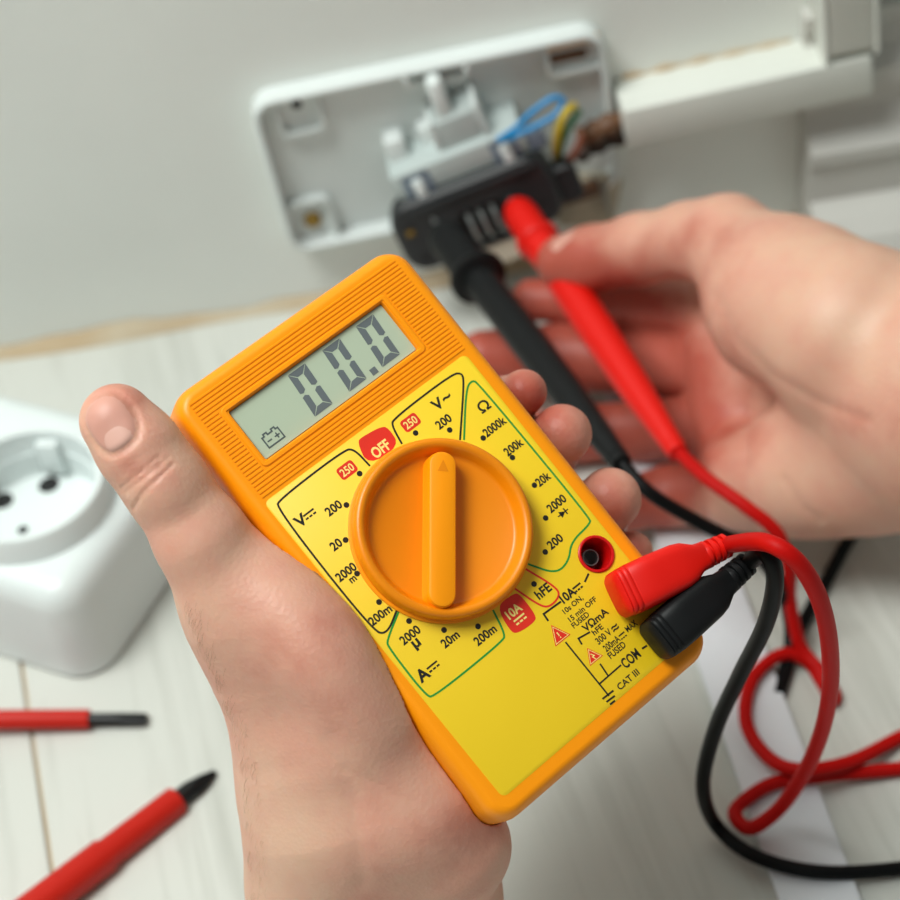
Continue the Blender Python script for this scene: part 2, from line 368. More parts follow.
# socket mechanism hanging out of the box
ma, mb_ = WL(399, 246, 0.030), WL(556, 184, 0.030)
mx_ = (mb_ - ma); MWID = mx_.length; mx_.normalize(); mz = Vector((0, -1, 0)); my_ = mz.cross(mx_)
mc = (ma + mb_) / 2
MM = Matrix(((mx_.x, my_.x, mz.x, mc.x), (mx_.y, my_.y, mz.y, mc.y), (mx_.z, my_.z, mz.z, mc.z), (0, 0, 0, 1))) @ Matrix.Rotation(math.radians(-12), 4, 'X')
mod = thing('socket_mechanism', 'dark grey socket mechanism pulled forward out of the open wall box', 'socket mechanism', MM)
def mpart(name, vf, m, parent=None, **k): return mk(name, *vf, m, parent or mod, local=True, **k)
MHGT = 0.030
body = mpart('housing', rslab(MWID, MHGT, 0.009, [(0.001, -0.012), (0, -0.011), (0, -0.0015), (0.0015, 0)]), m_mod, sharp=35)
cut(body, rbox(0.0175, 0.017, 0.012, 0, 1, (0.002, -0.005, 0.0)))
for (hx, hy, hr) in ((-0.026, 0.004, 0.0022), (-0.025, -0.009, 0.002), (0.022, 0.008, 0.0028), (0.025, -0.005, 0.0020)):
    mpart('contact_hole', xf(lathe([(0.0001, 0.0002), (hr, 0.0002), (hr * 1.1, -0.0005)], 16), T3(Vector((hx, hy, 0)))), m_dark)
mpart('copper_contact', xf(rbox(0.003, 0.0022, 0.001, 0.0003), T3(Vector((-0.0262, 0.0035, 0.0008)))), m_brass)
for k in range(3):
    x = -0.003 + k * 0.005
    mpart('spring_contact', tube([Vector((x - 0.001, 0.003, -0.004)), Vector((x, -0.002, 0.0015)), Vector((x + 0.0006, -0.008, 0.002)), Vector((x + 0.0016, -0.0135, -0.003))], 0.0010, 8, 6), m_steel)
mpart('ridge', rbox(MWID * 0.78, 0.0025, 0.002, 0.0007, 2, (0.002, 0.0105, 0.0003)), m_mod, sharp=35)
for tx in (-0.016, 0.020):
    g = G()
    for s in (-1, 1): g.add(xf(rbox(0.0026, 0.013, 0.002, 0.0006), T3(Vector((tx + s * 0.0042, MHGT / 2 + 0.003, -0.004)))))
    g.add(xf(rbox(0.011, 0.003, 0.002, 0.0006), T3(Vector((tx, MHGT / 2 + 0.0085, -0.004)))))
    mpart('metal_strap', (g.v, g.f), m_steelb, sharp=35)
    mpart('clamp_screw', xf(rbox(0.0042, 0.008, 0.003, 0.001), T3(Vector((tx, MHGT / 2 + 0.003, -0.003)))), m_white)
mpart('strap_plate', rbox(0.016, 0.008, 0.0015, 0.0005, 1, (0.0275, MHGT / 2 + 0.002, -0.007)), m_steelb)
mpart('cream_insert', rslab(0.020, 0.010, 0.003, [(0, -0.011), (0, -0.002), (0.001, -0.001)], cx=0.006, cy=-MHGT / 2 - 0.0045), mat('cream_plastic', srgb(206, 196, 176), 0.5))
mpart('end_cap', rslab(0.010, 0.016, 0.003, [(0, -0.012), (0, -0.005), (0.001, -0.004)], cx=MWID / 2 + 0.0035, cy=-0.004), m_mod)

# loose wires at the right of the box
def wire(name, label, pts, r, m, cat='wire', group=None):
    v, f = tube(pts, r, 10, 8); o = mk(name, v, f, m); tag(o, label, cat, group); return o
wire('wire', 'bright blue insulated wire bent in a loop inside the wall box', [WL(498, 140, .025), WL(514, 129, .027), WL(535, 110, .027), WL(553, 98, .026), WL(563, 101, .026), WL(556, 114, .028), WL(540, 124, .029), WL(518, 134, .028), WL(502, 141, .025)], 0.0011, m_blue)
yg = thing('wire', 'yellow and green striped earth wire curving beside the blue loop', 'wire', T3(WL(565, 130, .015)))
mk('yellow_stripe', *tube([WL(574, 106, .014), WL(566, 112, .020), WL(559, 128, .023), WL(556, 146, .022), WL(556, 158, .016)], 0.0016, 10, 8), m_yg, yg)
mk('green_stripe', *tube([WL(579, 112, .012), WL(573, 120, .0195), WL(566, 132, .0225), WL(561, 148, .0215), WL(559, 160, .015)], 0.0014, 10, 8), m_green, yg)
wire('wire', 'brown insulated wire below the striped earth wire', [WL(585, 130, .012), WL(576, 150, .018), WL(563, 166, .020), WL(550, 178, .016)], 0.0016, mat('rust_insulation', srgb(150, 74, 44), 0.5))
wire('cable_sheath', 'frayed brown cable entering the wall box from the trunking', [WL(632, 118, .010), WL(612, 124, .012), WL(596, 131, .013), WL(582, 138, .012)], lambda t: 0.0044 + 0.0006 * math.sin(t * 20), m_copper, 'cable')
wire('cable_sheath', 'dark cable stub just under the frayed brown cable', [WL(624, 136, .010), WL(606, 142, .011), WL(588, 150, .011), WL(578, 158, .010)], lambda t: 0.0030 + 0.0006 * math.sin(t * 17), mat('dark_insulation', srgb(60, 44, 36), 0.6), 'cable')
v, f = xf(rslab(0.017, 0.0065, 0.002, [(0, 0.0), (0.0004, 0.0035), (0.0016, 0.0045)]), T3(WL(579, 190, .0095)) @ Matrix(((1, 0, 0, 0), (0, 0, -1, 0), (0, 1, 0, 0), (0, 0, 0, 1))) @ Matrix.Rotation(math.radians(10), 4, 'Z'))
tag(mk('rusty_clip', v, f, m_copper), 'small rusty brown clip on the plaster beside the mechanism', 'clip')
wire('wire', 'thin bent bare steel wire hanging below the rusty clip', [WL(590, 176, .008), WL(602, 186, .010), WL(606, 202, .011), WL(612, 216, .010)], 0.0006, m_steel)

# ================================================================== WHITE COVER STRIP ON THE FLOOR
e0, e1, e2 = FL(697, 662, .003), FL(777, 895, .003), FL(857, 890, .003)
sd = (e1 - e0); sd.z = 0; sd.normalize(); sn = Vector((-sd.y, sd.x, 0))
sw = (e2 - e1).dot(sn); 
top = FL(600, 372, .003)
L0 = (top - e0).dot(sd); L1 = (e1 - e0).dot(sd) + 0.12
base = Vector((e0.x, e0.y, 0))
SMX = Matrix(((sd.x, sn.x, 0, base.x), (sd.y, sn.y, 0, base.y), (0, 0, 1, 0), (0, 0, 0, 1)))
st = thing('trunking_cover', 'long white plastic trunking cover lying loose on the floor', 'trunking cover', SMX)
sgn = 1 if sw > 0 else -1; aw = abs(sw)
mk('face', *rbox(L1 - L0, aw, 0.0014, 0.0005, 2, ((L0 + L1) / 2, sgn * aw / 2, 0.0033)), m_strip, st, local=True, sharp=30)
for yy in (0.0011, aw - 0.0011):
    mk('lip', *rbox(L1 - L0, 0.0016, 0.0030, 0.0004, 1, ((L0 + L1) / 2, sgn * yy, 0.0017)), m_strip, st, local=True, sharp=30)

# ================================================================== FLOOR SOCKET OUTLET
SH = 0.042
q0 = FL(76, 622, SH); qf = FL(0, 599, SH); qs = FL(140, 505, SH)
ux = (q0 - qf); ux.z = 0; ux.normalize(); uy = Vector((-ux.y, ux.x, 0))
SL, SWD = 0.110, 0.088
corner = FL(99, 688, 0.0)
SM = Matrix(((ux.x, uy.x, 0, corner.x), (ux.y, uy.y, 0, corner.y), (0, 0, 1, 0), (0, 0, 0, 1)))
sock = thing('socket_outlet', 'white surface mounted socket outlet lying on the floor at the left', 'socket outlet', SM)
cxs, cys = -SL / 2, SWD / 2
sb = mk('body', *rslab(SL, SWD, 0.014, [(0.001, 0.0003), (0, 0.0015), (0.002, SH - 0.010), (0.0032, SH - 0.005), (0.0062, SH - 0.0014), (0.011, SH)], 8, cxs, cys), m_white, sock, local=True, sharp=35)
ring = SM.inverted() @ FL(24, 482, SH + 0.0100)
RR = 0.0285
Mr = T3(Vector((ring.x, ring.y, SH)))
cut(sb, xf(lathe([(RR - 0.0045, -0.020), (RR - 0.0045, 0.02)], 56, True, True), Mr))
collar = mk('collar', *xf(lathe([(RR + 0.0012, -0.002), (RR, 0.0090), (RR - 0.0008, 0.0100), (RR - 0.0024, 0.0100), (RR - 0.0034, 0.0092), (RR - 0.0044, -0.009), (RR - 0.0050, -0.0105), (0.0001, -0.0105)], 64), Mr), m_white, sock, local=True, sharp=35)
def lsock(px, py, h): 
    return SM.inverted() @ FL(px, py, SH + h)
for (px, py, r) in ((49, 485, 0.0030), (3, 501, 0.0030)):
    p = lsock(px, py, -0.0105)
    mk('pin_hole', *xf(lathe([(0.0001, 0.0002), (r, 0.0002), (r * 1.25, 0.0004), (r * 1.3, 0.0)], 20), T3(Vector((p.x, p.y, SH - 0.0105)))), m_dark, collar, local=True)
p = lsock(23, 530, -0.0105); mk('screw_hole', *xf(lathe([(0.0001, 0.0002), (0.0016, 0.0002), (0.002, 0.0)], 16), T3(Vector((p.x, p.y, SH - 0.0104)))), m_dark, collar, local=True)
for s in (1, -1):
    # guide key and earth clip slots on the inside of the well
    dirv = (lsock(56, 440, 0.0) - Vector((ring.x, ring.y, SH))); a = math.atan2(dirv.y, dirv.x) + (0 if s > 0 else math.pi)
    M = T3(Vector((ring.x, ring.y, SH))) @ Matrix.Rotation(a, 4, 'Z')
    mk('guide_key', *xf(rbox(0.004, 0.008, 0.015, 0.0008), M @ T3(Vector((RR - 0.0055, 0, -0.0015)))), m_white, collar, local=True, sharp=35)
    for d in (-1, 1):
        mk('groove', *xf(rbox(0.0008, 0.0018, 0.011, 0.0003, 1), M @ T3(Vector((RR - 0.0053, d * 0.0052, -0.004)))), mat('groove_shade', srgb(205, 212, 210), 0.5) if (s, d) == (1, -1) else bpy.data.materials['groove_shade'], collar, local=True)

# ================================================================== SCREWDRIVERS
def screwdriver(label, tip_px, back_px, r_shaft, r_blade, blade_len, kind, step=None):
    b_ = FL(*tip_px, r_blade); a_ = FL(*back_px, 0.007)
    d = (a_ - b_).normalized(); LT = 0.19; 
    HR = 0.013; slope = (HR - r_blade) / (LT - 0.03)
    d = Vector((d.x, d.y, 0)).normalized(); d = (d + Vector((0, 0, slope))).normalized()
    M = axis_frame(b_, b_ + d)
    t = thing('screwdriver', label, 'screwdriver', M, 'insulated screwdrivers on the floor')
    sl = lathe
    if kind == 'flat':
        secs = []
        for (z, hw, hh) in ((0.0, 0.0024, 0.0006), (0.002, 0.0025, 0.0009), (0.009, 0.0024, 0.0019), (0.012, 0.0022, 0.0022), (blade_len + 0.004, 0.0022, 0.0022)):
            secs.append([(hw * math.cos(k * math.pi / 8), hh * math.sin(k * math.pi / 8), z) for k in range(16)])
        mk('blade', *loft(secs), m_stem, t, local=True, sharp=35)
    else:
        secs = []
        for (z, r, fl) in ((0.0, 0.0011, .1), (0.001, 0.0015, .25), (0.0045, 0.0028, .34), (0.0075, 0.0034, .22), (0.0095, 0.0034, .06), (0.0105, 0.0033, 0), (blade_len + 0.004, 0.0033, 0)):
            secs.append([(r * (1 - fl * abs(math.sin(2 * k * 2 * math.pi / 32)) ** 1.5) * math.cos(2 * math.pi * k / 32), r * (1 - fl * abs(math.sin(2 * k * 2 * math.pi / 32)) ** 1.5) * math.sin(2 * math.pi * k / 32), z) for k in range(32)])
        mk('blade', *loft(secs), m_stem, t, local=True, sharp=50)
    pr = [(r_blade * 0.95, blade_len + 0.0004), (r_shaft * 0.93, blade_len), (r_shaft, blade_len + 0.0008)]
    if step: pr += [(r_shaft, step), (r_shaft * 1.16, step + 0.0012)]
    rl = pr[-1][0]
    pr += [(rl, 0.118), (rl * 0.98, 0.12)]
    mk('insulation_sleeve', *lathe(pr, 28), m_shaft, t, local=True, sharp=40)
    hp = [(rl * .9, 0.1185), (0.0085, 0.119), (0.0095, 0.121), (0.0095, 0.128), (0.0075, 0.134), (0.011, 0.142), (0.0128, 0.16), (0.0128, 0.19), (0.0105, 0.205), (0.004, 0.212), (0.0001, 0.2125)]
    mk('handle', *loft([[(r * (1 + 0.035 * math.cos(6 * k * 2 * math.pi / 36)) * math.cos(2 * math.pi * k / 36), r * (1 + 0.035 * math.cos(6 * k * 2 * math.pi / 36)) * math.sin(2 * math.pi * k / 36), z) for k in range(36)] for (r, z) in hp], False, False), m_shaft, t, local=True, sharp=50)
    return t
screwdriver('red insulated screwdriver with a black flat blade, lying below the floor socket', (147, 719), (0, 717), 0.0034, 0.0020, 0.0195, 'flat')
screwdriver('red insulated screwdriver with a black cross tip, slanting out of the bottom left corner', (215, 772), (52, 893), 0.0050, 0.0012, 0.0155, 'cross', 0.044)

# ================================================================== THE MULTIMETER
_X = (0.7462, -0.5684, 0.3465); _Y = (-0.6203, -0.7826, 0.0523); _Z = (0.2415, -0.2540, -0.9366)
def cdir(v): return (C_R * v[0] - C_U * v[1] - C_B * v[2]).normalized()
mX = cdir(_X); mZ = cdir(_Z); mY = mZ.cross(mX); mX = mY.cross(mZ)
mO = campt((0.0, 18.69, 462.35))
METM = Matrix(((mX.x, mY.x, mZ.x, mO.x), (mX.y, mY.y, mZ.y, mO.y), (mX.z, mY.z, mZ.z, mO.z), (0, 0, 0, 1)))
METI = METM.inverted()
def MT(px, py, z=0.0):                # millimetres in the meter's own frame, z above the face
    v = ray(px, py); n = mZ; o = mO + mZ * (z * 0.001)
    p = CAM + v * ((o - CAM).dot(n) / v.dot(n)); q = METI @ p
    return q * 1000.0
met = thing('multimeter', 'orange digital multimeter with yellow label held in the left hand', 'multimeter', METM)
K = 0.001
def mm(vf): return ([(v[0] * K, v[1] * K, v[2] * K) for v in vf[0]], vf[1])
def mpt(name, vf, m, parent=None, **k): return mk(name, *mm(vf), m, parent or met, local=True, **k)
# face z = 0 is the label plane; the rim stands a little proud
case = mpt('case', rslab(73.4, 129.6, 7.0, [(3.0, -24), (1.2, -23.4), (0.3, -22), (0, -20), (0, -6), (0.25, -3.6), (0.9, -1.6), (1.9, -0.4), (2.9, -0.05), (3.4, -0.05)], 8, -0.2, 0.7), m_orange, sharp=40)
# display window
lc = [MT(229, 411), MT(381, 304), MT(419, 348), MT(266, 458)]
lx0 = (lc[0].x + lc[3].x) / 2; lx1 = (lc[1].x + lc[2].x) / 2; ly1 = (lc[0].y + lc[1].y) / 2; ly0 = (lc[2].y + lc[3].y) / 2
LW, LH, LCX, LCY = lx1 - lx0, ly1 - ly0, (lx0 + lx1) / 2, (ly0 + ly1) / 2
jk = MT(596, 554)
cut(case, mm(loft([[(x, y, -1.6) for x, y in rrect(LW, LH, .4, 2, LCX, LCY)], [(x, y, 1.0) for x, y in rrect(LW + 1.2, LH + 1.2, .9, 2, LCX, LCY)]])))
cut(case, mm(xf(lathe([(4.75, -14), (4.75, 2)], 40, True, True), T3(Vector((jk.x, jk.y, 0))))))
# raised frame round the window, grip ribs
def ring_slab(w_, h_, r, t, z0, z1, cx, cy, b=0.3):
    o_ = rrect(w_, h_, r, 4, cx, cy); o2 = rrect(w_ - 2 * b, h_ - 2 * b, r - b, 4, cx, cy); i2 = rrect(w_ - 2 * t, h_ - 2 * t, max(r - t, .2), 4, cx, cy); i1 = rrect(w_ - 2 * t - 2 * b, h_ - 2 * t - 2 * b, max(r - t - b, .15), 4, cx, cy)
    return loft([[(x, y, z0) for x, y in o_], [(x, y, z1 - b) for x, y in o_], [(x, y, z1) for x, y in o2], [(x, y, z1) for x, y in i2], [(x, y, z0) for x, y in i1]], False, False)
mpt('display_frame', ring_slab(LW + 4.0, LH + 3.6, 1.6, 1.2, -0.2, 0.3, LCX, LCY), m_orange, sharp=30)
g = G(); y = 61.2
while y > 33.0:
    segs = [(-32.6, 32.2)]
    if LCY - LH / 2 - 2.2 < y < LCY + LH / 2 + 2.2: segs = [(-32.6, LCX - LW / 2 - 2.4), (LCX + LW / 2 + 2.4, 32.2)]
    for (xa_, xb_) in segs:
        if xb_ - xa_ > 0.8: g.add(loft([[(xa_, y - .40, -.2), (xa_, y - .22, .16), (xa_, y + .22, .16), (xa_, y + .40, -.2)], [(xb_, y - .40, -.2), (xb_, y - .22, .16), (xb_, y + .22, .16), (xb_, y + .40, -.2)]]))
    y -= 1.08
tag(mpt('grip_ribs', (g.v, g.f), m_orange, smooth=False), kind='stuff')
disp = mpt('display', rslab(LW - .1, LH - .1, .3, [(0, -1.5), (0, -1.15), (0.05, -1.1)], 2, LCX, LCY), m_lcd, smooth=False)
# digits: strokes between measured corner points
ZD = -1.06
def poly_slab(pts, z0, z1):
    return loft([[(p[0], p[1], z0) for p in pts], [(p[0], p[1], z1) for p in pts]])
def seg_poly(a, b, w_):
    a = Vector(a[:2]); b = Vector(b[:2]); d = (b - a).normalized(); n = Vector((-d.y, d.x)) * w_ / 2; a = a + d * .28; b = b - d * .28; h = d * w_ * .5
    return [a, a + h + n, b - h + n, b, b - h - n, a + h - n]
def digit(tl, tr, bl_, br):             # outer corners in the photograph's pixels
    tl, tr, bl_, br = [MT(*p, ZD).to_2d() for p in (tl, tr, bl_, br)]; ml = (tl + bl_) / 2; mr = (tr + br) / 2
    ux_ = (tr - tl).normalized(); dn = (bl_ - tl).normalized(); t = 1.9; e = .45
    il, ir, jl, jr = tl + ux_ * t + dn * t, tr - ux_ * t + dn * t, bl_ + ux_ * t - dn * t, br - ux_ * t - dn * t
    g = G()
    quads = [[tl, tr, ir, il], [bl_, br, jr, jl],
             [tl, il, ml + ux_ * t - dn * e * 1.6, ml + ux_ * t * .5 - dn * .12, ml - dn * e], [bl_, jl, ml + ux_ * t + dn * e * 1.6, ml + ux_ * t * .5 + dn * .12, ml + dn * e],
             [tr, ir, mr - ux_ * t - dn * e * 1.6, mr - ux_ * t * .5 - dn * .12, mr - dn * e], [br, jr, mr - ux_ * t + dn * e * 1.6, mr - ux_ * t * .5 + dn * .12, mr + dn * e]]
    for q in quads:
        c = sum(q, Vector((0, 0))) / len(q); q = [p + (c - p).normalized() * .13 for p in q]
        g.add(poly_slab(q, ZD - .03, ZD + .02))
    return mpt('digit', (g.v, g.f), m_seg, disp, smooth=False)
digit((287.5, 375.5), (305, 363), (315, 417), (333, 403.5))
digit((322, 350.5), (339.5, 338), (349.5, 392), (367, 378.5))
digit((355.5, 326.5), (373, 314), (382.5, 367.5), (400.5, 354))
dp = MT(374, 371, ZD); mpt('decimal_point', poly_slab([(dp.x + dx, dp.y + dy) for dx, dy in ((-.9, -.9), (.9, -.9), (.9, .9), (-.9, .9))], ZD - .03, ZD + .02), m_seg, disp, smooth=False)
def stroke(pts, w_, z0, z1, closed=False):
    g = G(); n = len(pts)
    pts = [Vector((p[0], p[1])) for p in pts]
    L = []; Rr = []
    for i in range(n):
        a = pts[i - 1] if (i > 0 or closed) else None; c = pts[(i + 1) % n] if (i < n - 1 or closed) else None
        d1 = (pts[i] - a).normalized() if a is not None else None; d2 = (c - pts[i]).normalized() if c is not None else None
        d = ((d1 or d2) + (d2 or d1)); d = d.normalized() if d.length > 1e-6 else (d1 or d2)
        k = 1.0 / max(.5, d.dot(d1 or d2)); nn = Vector((-d.y, d.x)) * w_ / 2 * k
        L.append(pts[i] + nn); Rr.append(pts[i] - nn)
    for i in range(n if closed else n - 1):
        j = (i + 1) % n
        g.add(poly_slab([L[i], L[j], Rr[j], Rr[i]], z0, z1))
    return g.v, g.f
bc = MT(273, 437, ZD); g = G()
g.add(stroke([(bc.x + a, bc.y + b) for a, b in ((-2.4, -1.6), (2.4, -1.6), (2.4, 1.3), (1.7, 1.3), (1.7, 1.9), (.7, 1.9), (.7, 1.3), (-.7, 1.3), (-.7, 1.9), (-1.7, 1.9), (-1.7, 1.3), (-2.4, 1.3))], .38, ZD - .03, ZD + .02, True))
g.add(stroke([(bc.x - 1.8, bc.y - .2), (bc.x - .5, bc.y - .2)], .35, ZD - .03, ZD + .02)); g.add(stroke([(bc.x + .4, bc.y - .2), (bc.x + 1.9, bc.y - .2)], .35, ZD - .03, ZD + .02)); g.add(stroke([(bc.x + 1.15, bc.y - .95), (bc.x + 1.15, bc.y + .55)], .35, ZD - .03, ZD + .02))
mpt('battery_icon', (g.v, g.f), m_segline, disp, smooth=False)
# label
_l = rslab(63.1, 90.0, 1.6, [(0, -0.3), (0, -0.02), (0.03, 0.0)], 4, 0, 31.8 - 45.0)
_l = ([(x - (1.5 * (y + 58.2) / 90 if x < 0 else 0), y, z) for (x, y, z) in _l[0]], _l[1])
label = mpt('label', _l, m_yellow, smooth=False)
cut(label, mm(xf(lathe([(4.75, -3), (4.75, 2)], 40, True, True), T3(Vector((jk.x, jk.y, 0))))))
# printing
def chaikin(p, it=3, closed=False):
    p = [Vector((a[0], a[1])) for a in p]
    for _ in range(it):
        o = [] if closed else [p[0]]
        n = len(p)
        for i in range(n if closed else n - 1):
            a, b = p[i], p[(i + 1) % n]
            o += [a * .75 + b * .25, a * .25 + b * .75]
        if not closed: o.append(p[-1])
        p = o
    return p
Z0, Z1 = -0.01, 0.035
INKM = {'black': m_black_ink, 'green': m_green_ink, 'red': m_red_ink, 'pale': m_paper_ink}
def ink(name, k, *vfs):
    g = G()
    for vf in vfs: g.add(vf)
    return mpt(name, (g.v, g.f), INKM[k], label, smooth=False)
def line(pts, k, w_=.5, rnd=True, closed=False):
    q = [MT(*p) for p in pts]
    if rnd: q = chaikin(q, 3, closed)
    ink('range_outline' if rnd else 'printed_line', k, stroke(q, w_, Z0, Z1, closed))
_dg_cache = {}
def glyphs(text, bold=0.018):
    if (text, bold) in _dg_cache: return _dg_cache[(text, bold)]
    cu = bpy.data.curves.new('t', 'FONT'); cu.body = text; cu.size = 1; cu.offset = bold; cu.resolution_u = 3; cu.fill_mode = 'FRONT'; cu.extrude = 0
    o = bpy.data.objects.new('t', cu); COL.objects.link(o); bpy.context.view_layer.update()
    me = bpy.data.meshes.new_from_object(o.evaluated_get(bpy.context.evaluated_depsgraph_get()))
    r = ([tuple(v.co) for v in me.vertices], [tuple(p.vertices) for p in me.polygons])
    bpy.data.objects.remove(o); bpy.data.curves.remove(cu); bpy.data.meshes.remove(me)
    _dg_cache[(text, bold)] = r; return r
def text(s, px, py, wpx, hpx, k='black', bold=0.03, z=Z1):
    v, f = glyphs(s, bold)
    if not v: return
    xs = [a[0] for a in v]; ys = [a[1] for a in v]; x0, x1, y0, y1 = min(xs), max(xs), min(ys), max(ys)
    c = MT(px, py); W_ = wpx / 4.1; H_ = hpx / 4.1
    ink('lettering', k, ([(c.x + ((a[0] - x0) / (x1 - x0) - .5) * W_, c.y + ((a[1] - y0) / (y1 - y0) - .5) * H_, z) for a in v], f))
def dot(px, py, r=.72, k='black'):
    c = MT(px, py); ink('range_dot', k, poly_slab([(c.x + r * math.cos(i * math.pi / 8), c.y + r * math.sin(i * math.pi / 8)) for i in range(16)], Z0, Z1))
def dcsym(px, py, w_=3.2, k='black', t=.45, z0=Z0, z1=Z1):
    c = MT(px, py)
    ink('direct_current_symbol', k, stroke([(c.x - w_ / 2, c.y + .45), (c.x + w_ / 2, c.y + .45)], t, z0, z1),
        *[stroke([(c.x + n * w_ * .36 - w_ * .13, c.y - .55), (c.x + n * w_ * .36 + w_ * .13, c.y - .55)], t, z0, z1) for n in (-1, 0, 1)])
def badge(pts, it=2):
    q = chaikin([MT(*p) for p in pts], it, True); ink('badge', 'red', poly_slab(q, Z0, Z1))
def rbadge(px, py, wpx, hpx):
    c = MT(px, py); ink('badge', 'red', poly_slab(rrect(wpx / 4.1, hpx / 4.1, .8, 4, c.x, c.y), Z0, Z1))
ZB = Z1 + .02
# outlines of the ranges
line([(370, 466), (354, 449), (344, 450), (280, 499), (276, 508), (372, 630), (387, 635), (398, 607)], 'black')
line([(402, 444), (392, 426), (393, 419), (452, 374), (462, 373), (464, 382), (460, 440)], 'black')
line([(464, 440), (466, 389), (472, 380), (479, 384), (590, 518), (590, 524), (571, 542), (569, 561), (556, 574), (528, 564)], 'green')
line([(524, 568), (556, 587), (560, 596), (550, 607), (540, 606), (514, 588)], 'red')
line([(401, 606), (387, 640), (388, 647), (426, 696), (434, 697), (503, 641), (505, 634), (493, 610)], 'green')
badge([(357, 442), (362, 437), (380, 427), (388, 427), (400, 446), (368, 466)])
text('OFF', 380.5, 449, 21, 12, 'pale', .03, ZB)
rbadge(347, 470, 20, 13.5); text('250', 347, 470, 15, 8.5, 'pale', .018, ZB); dot(359.6, 473.6)
rbadge(410.5, 422.5, 20, 13.5); text('250', 410.5, 422.5, 15, 8.5, 'pale', .018, ZB); dot(415.6, 433)
badge([(496, 606), (513, 594), (519, 593), (536, 615), (535, 622), (517, 634), (510, 631)]); text('10A', 513.5, 611, 18, 10, 'pale', .03, ZB)
dcsym(520, 619, 3.4, 'pale', .45, Z1, ZB)
for (s, x, y_, w_, h_) in (('200', 443.5, 421.5, 18, 9.5), ('2000k', 494.5, 426.5, 28, 9.5), ('200k', 513.5, 447, 23, 9.5), ('20k', 543, 479, 17, 9.5), ('2000', 556.5, 503.5, 23, 9.5), ('200', 555, 541.5, 18, 9.5),
                           ('hFE', 543, 591, 18, 10), ('200m', 485, 635, 26, 9.5), ('20m', 450, 639, 20, 9.5), ('2000', 410, 635, 23, 9.5), ('200m', 380, 615, 26, 9.5), ('2000', 346, 572, 23, 9.5), ('m', 353, 579.5, 7, 5.5), ('20', 336, 544.5, 12, 9.5), ('200', 333.5, 508, 18, 9.5)):
    text(s, x, y_, w_, h_)
for p in ((449.6, 430), (483.2, 438), (512.4, 457.6), (534.4, 485.2), (545.6, 518), (545.2, 552), (534, 584), (478, 626.4), (444, 630), (409, 621), (379, 602), (357, 573.6), (345.6, 540), (346.4, 505)): dot(*p)
text('V', 437.5, 404, 12, 12, bold=.03); text('~', 446.5, 397.5, 10, 4, bold=.035)
text('\u03a9', 483.5, 406, 13, 12, bold=.02); text('\u03bc', 417, 644.5, 8, 11, bold=.03)
text('V', 300.5, 520.5, 12, 12, bold=.03); dcsym(309.5, 514); text('A', 422.5, 674.5, 13, 13, bold=.035); dcsym(433, 666.5)
c = MT(563, 513)        # diode mark
ink('diode_symbol', 'black', poly_slab([(c.x - .9, c.y + .9), (c.x + .7, c.y), (c.x - .9, c.y - .9)], Z0, Z1), stroke([(c.x - 1.7, c.y), (c.x + 1.7, c.y)], .3, Z0, Z1), stroke([(c.x + .8, c.y - .9), (c.x + .8, c.y + .9)], .35, Z0, Z1))
text('10A', 567.5, 595, 18, 10, bold=.035); dcsym(577.5, 587.5, 2.6)
line([(584.7, 582), (588.7, 573.5)], 'black', .5, False); line([(561, 601.5), (543.6, 614), (548.3, 621)], 'black', .5, False)
for (s, x, y_, w_, h_) in (('10s ON,', 573.0, 604.9, 26, 6.6), ('15 min OFF', 582.3, 609.2, 37, 5.8), ('FUSED', 580.3, 619.9, 22, 5.9), ('hFE', 597.5, 629.6, 13, 6), ('300 V', 603.5, 636.5, 19, 7.5), ('200mA', 611.5, 643.5, 20, 7.5), ('MAX', 631, 626, 14, 6.5), ('FUSED', 616.7, 650, 22, 7), ('CAT III', 628, 679.5, 28, 7)):
    text(s, x, y_, w_, h_, bold=.022)
text('V\u03a9mA', 595, 619.6, 33, 8.6, bold=.03); text('COM', 630.5, 658.5, 22, 11, bold=.028)
text('~', 614, 626.5, 8, 3, bold=.04); text('~', 616, 629, 8, 3, bold=.04); dcsym(622.6, 635.5, 1.9, t=.34)
line([(590, 632), (578.4, 638.5), (582, 644.5)], 'black', .45, False); line([(642, 648.8), (647, 645.5)], 'black', .5, False)
line([(565.4, 642), (609, 696)], 'black', .42, False); line([(600, 663.7), (608, 675.6)], 'black', .42, False); line([(599.3, 684), (621, 665)], 'black', .42, False)
line([(602.4, 699), (613.5, 690.5)], 'black', .48, False); line([(606.4, 702), (614.8, 695.8)], 'black', .48, False); line([(610, 704.5), (615, 700.6)], 'black', .48, False)
def warn(pts, bolt):
    q = [MT(*p) for p in pts]; ink('warning_triangle', 'red', poly_slab(q, Z0, Z1)); c = (q[0] + q[1] + q[2]) / 3
    vs = [stroke([c + (p - c) * .8 for p in q], .16, Z1, ZB, True)]
    if bolt: vs.append(stroke([(c.x - .2, c.y + .9), (c.x + .35, c.y + .05), (c.x - .25, c.y + .05), (c.x + .1, c.y - .8)], .25, Z1, ZB))
    else: vs += [stroke([(c.x, c.y + .9), (c.x, c.y - .15)], .3, Z1, ZB), stroke([(c.x, c.y - .45), (c.x, c.y - .75)], .3, Z1, ZB)]
    ink('warning_mark', 'pale', *vs)
warn([(551, 625), (570.5, 634.5), (555.5, 646.5)], False); warn([(587, 648), (603, 655.5), (590, 666)], True)
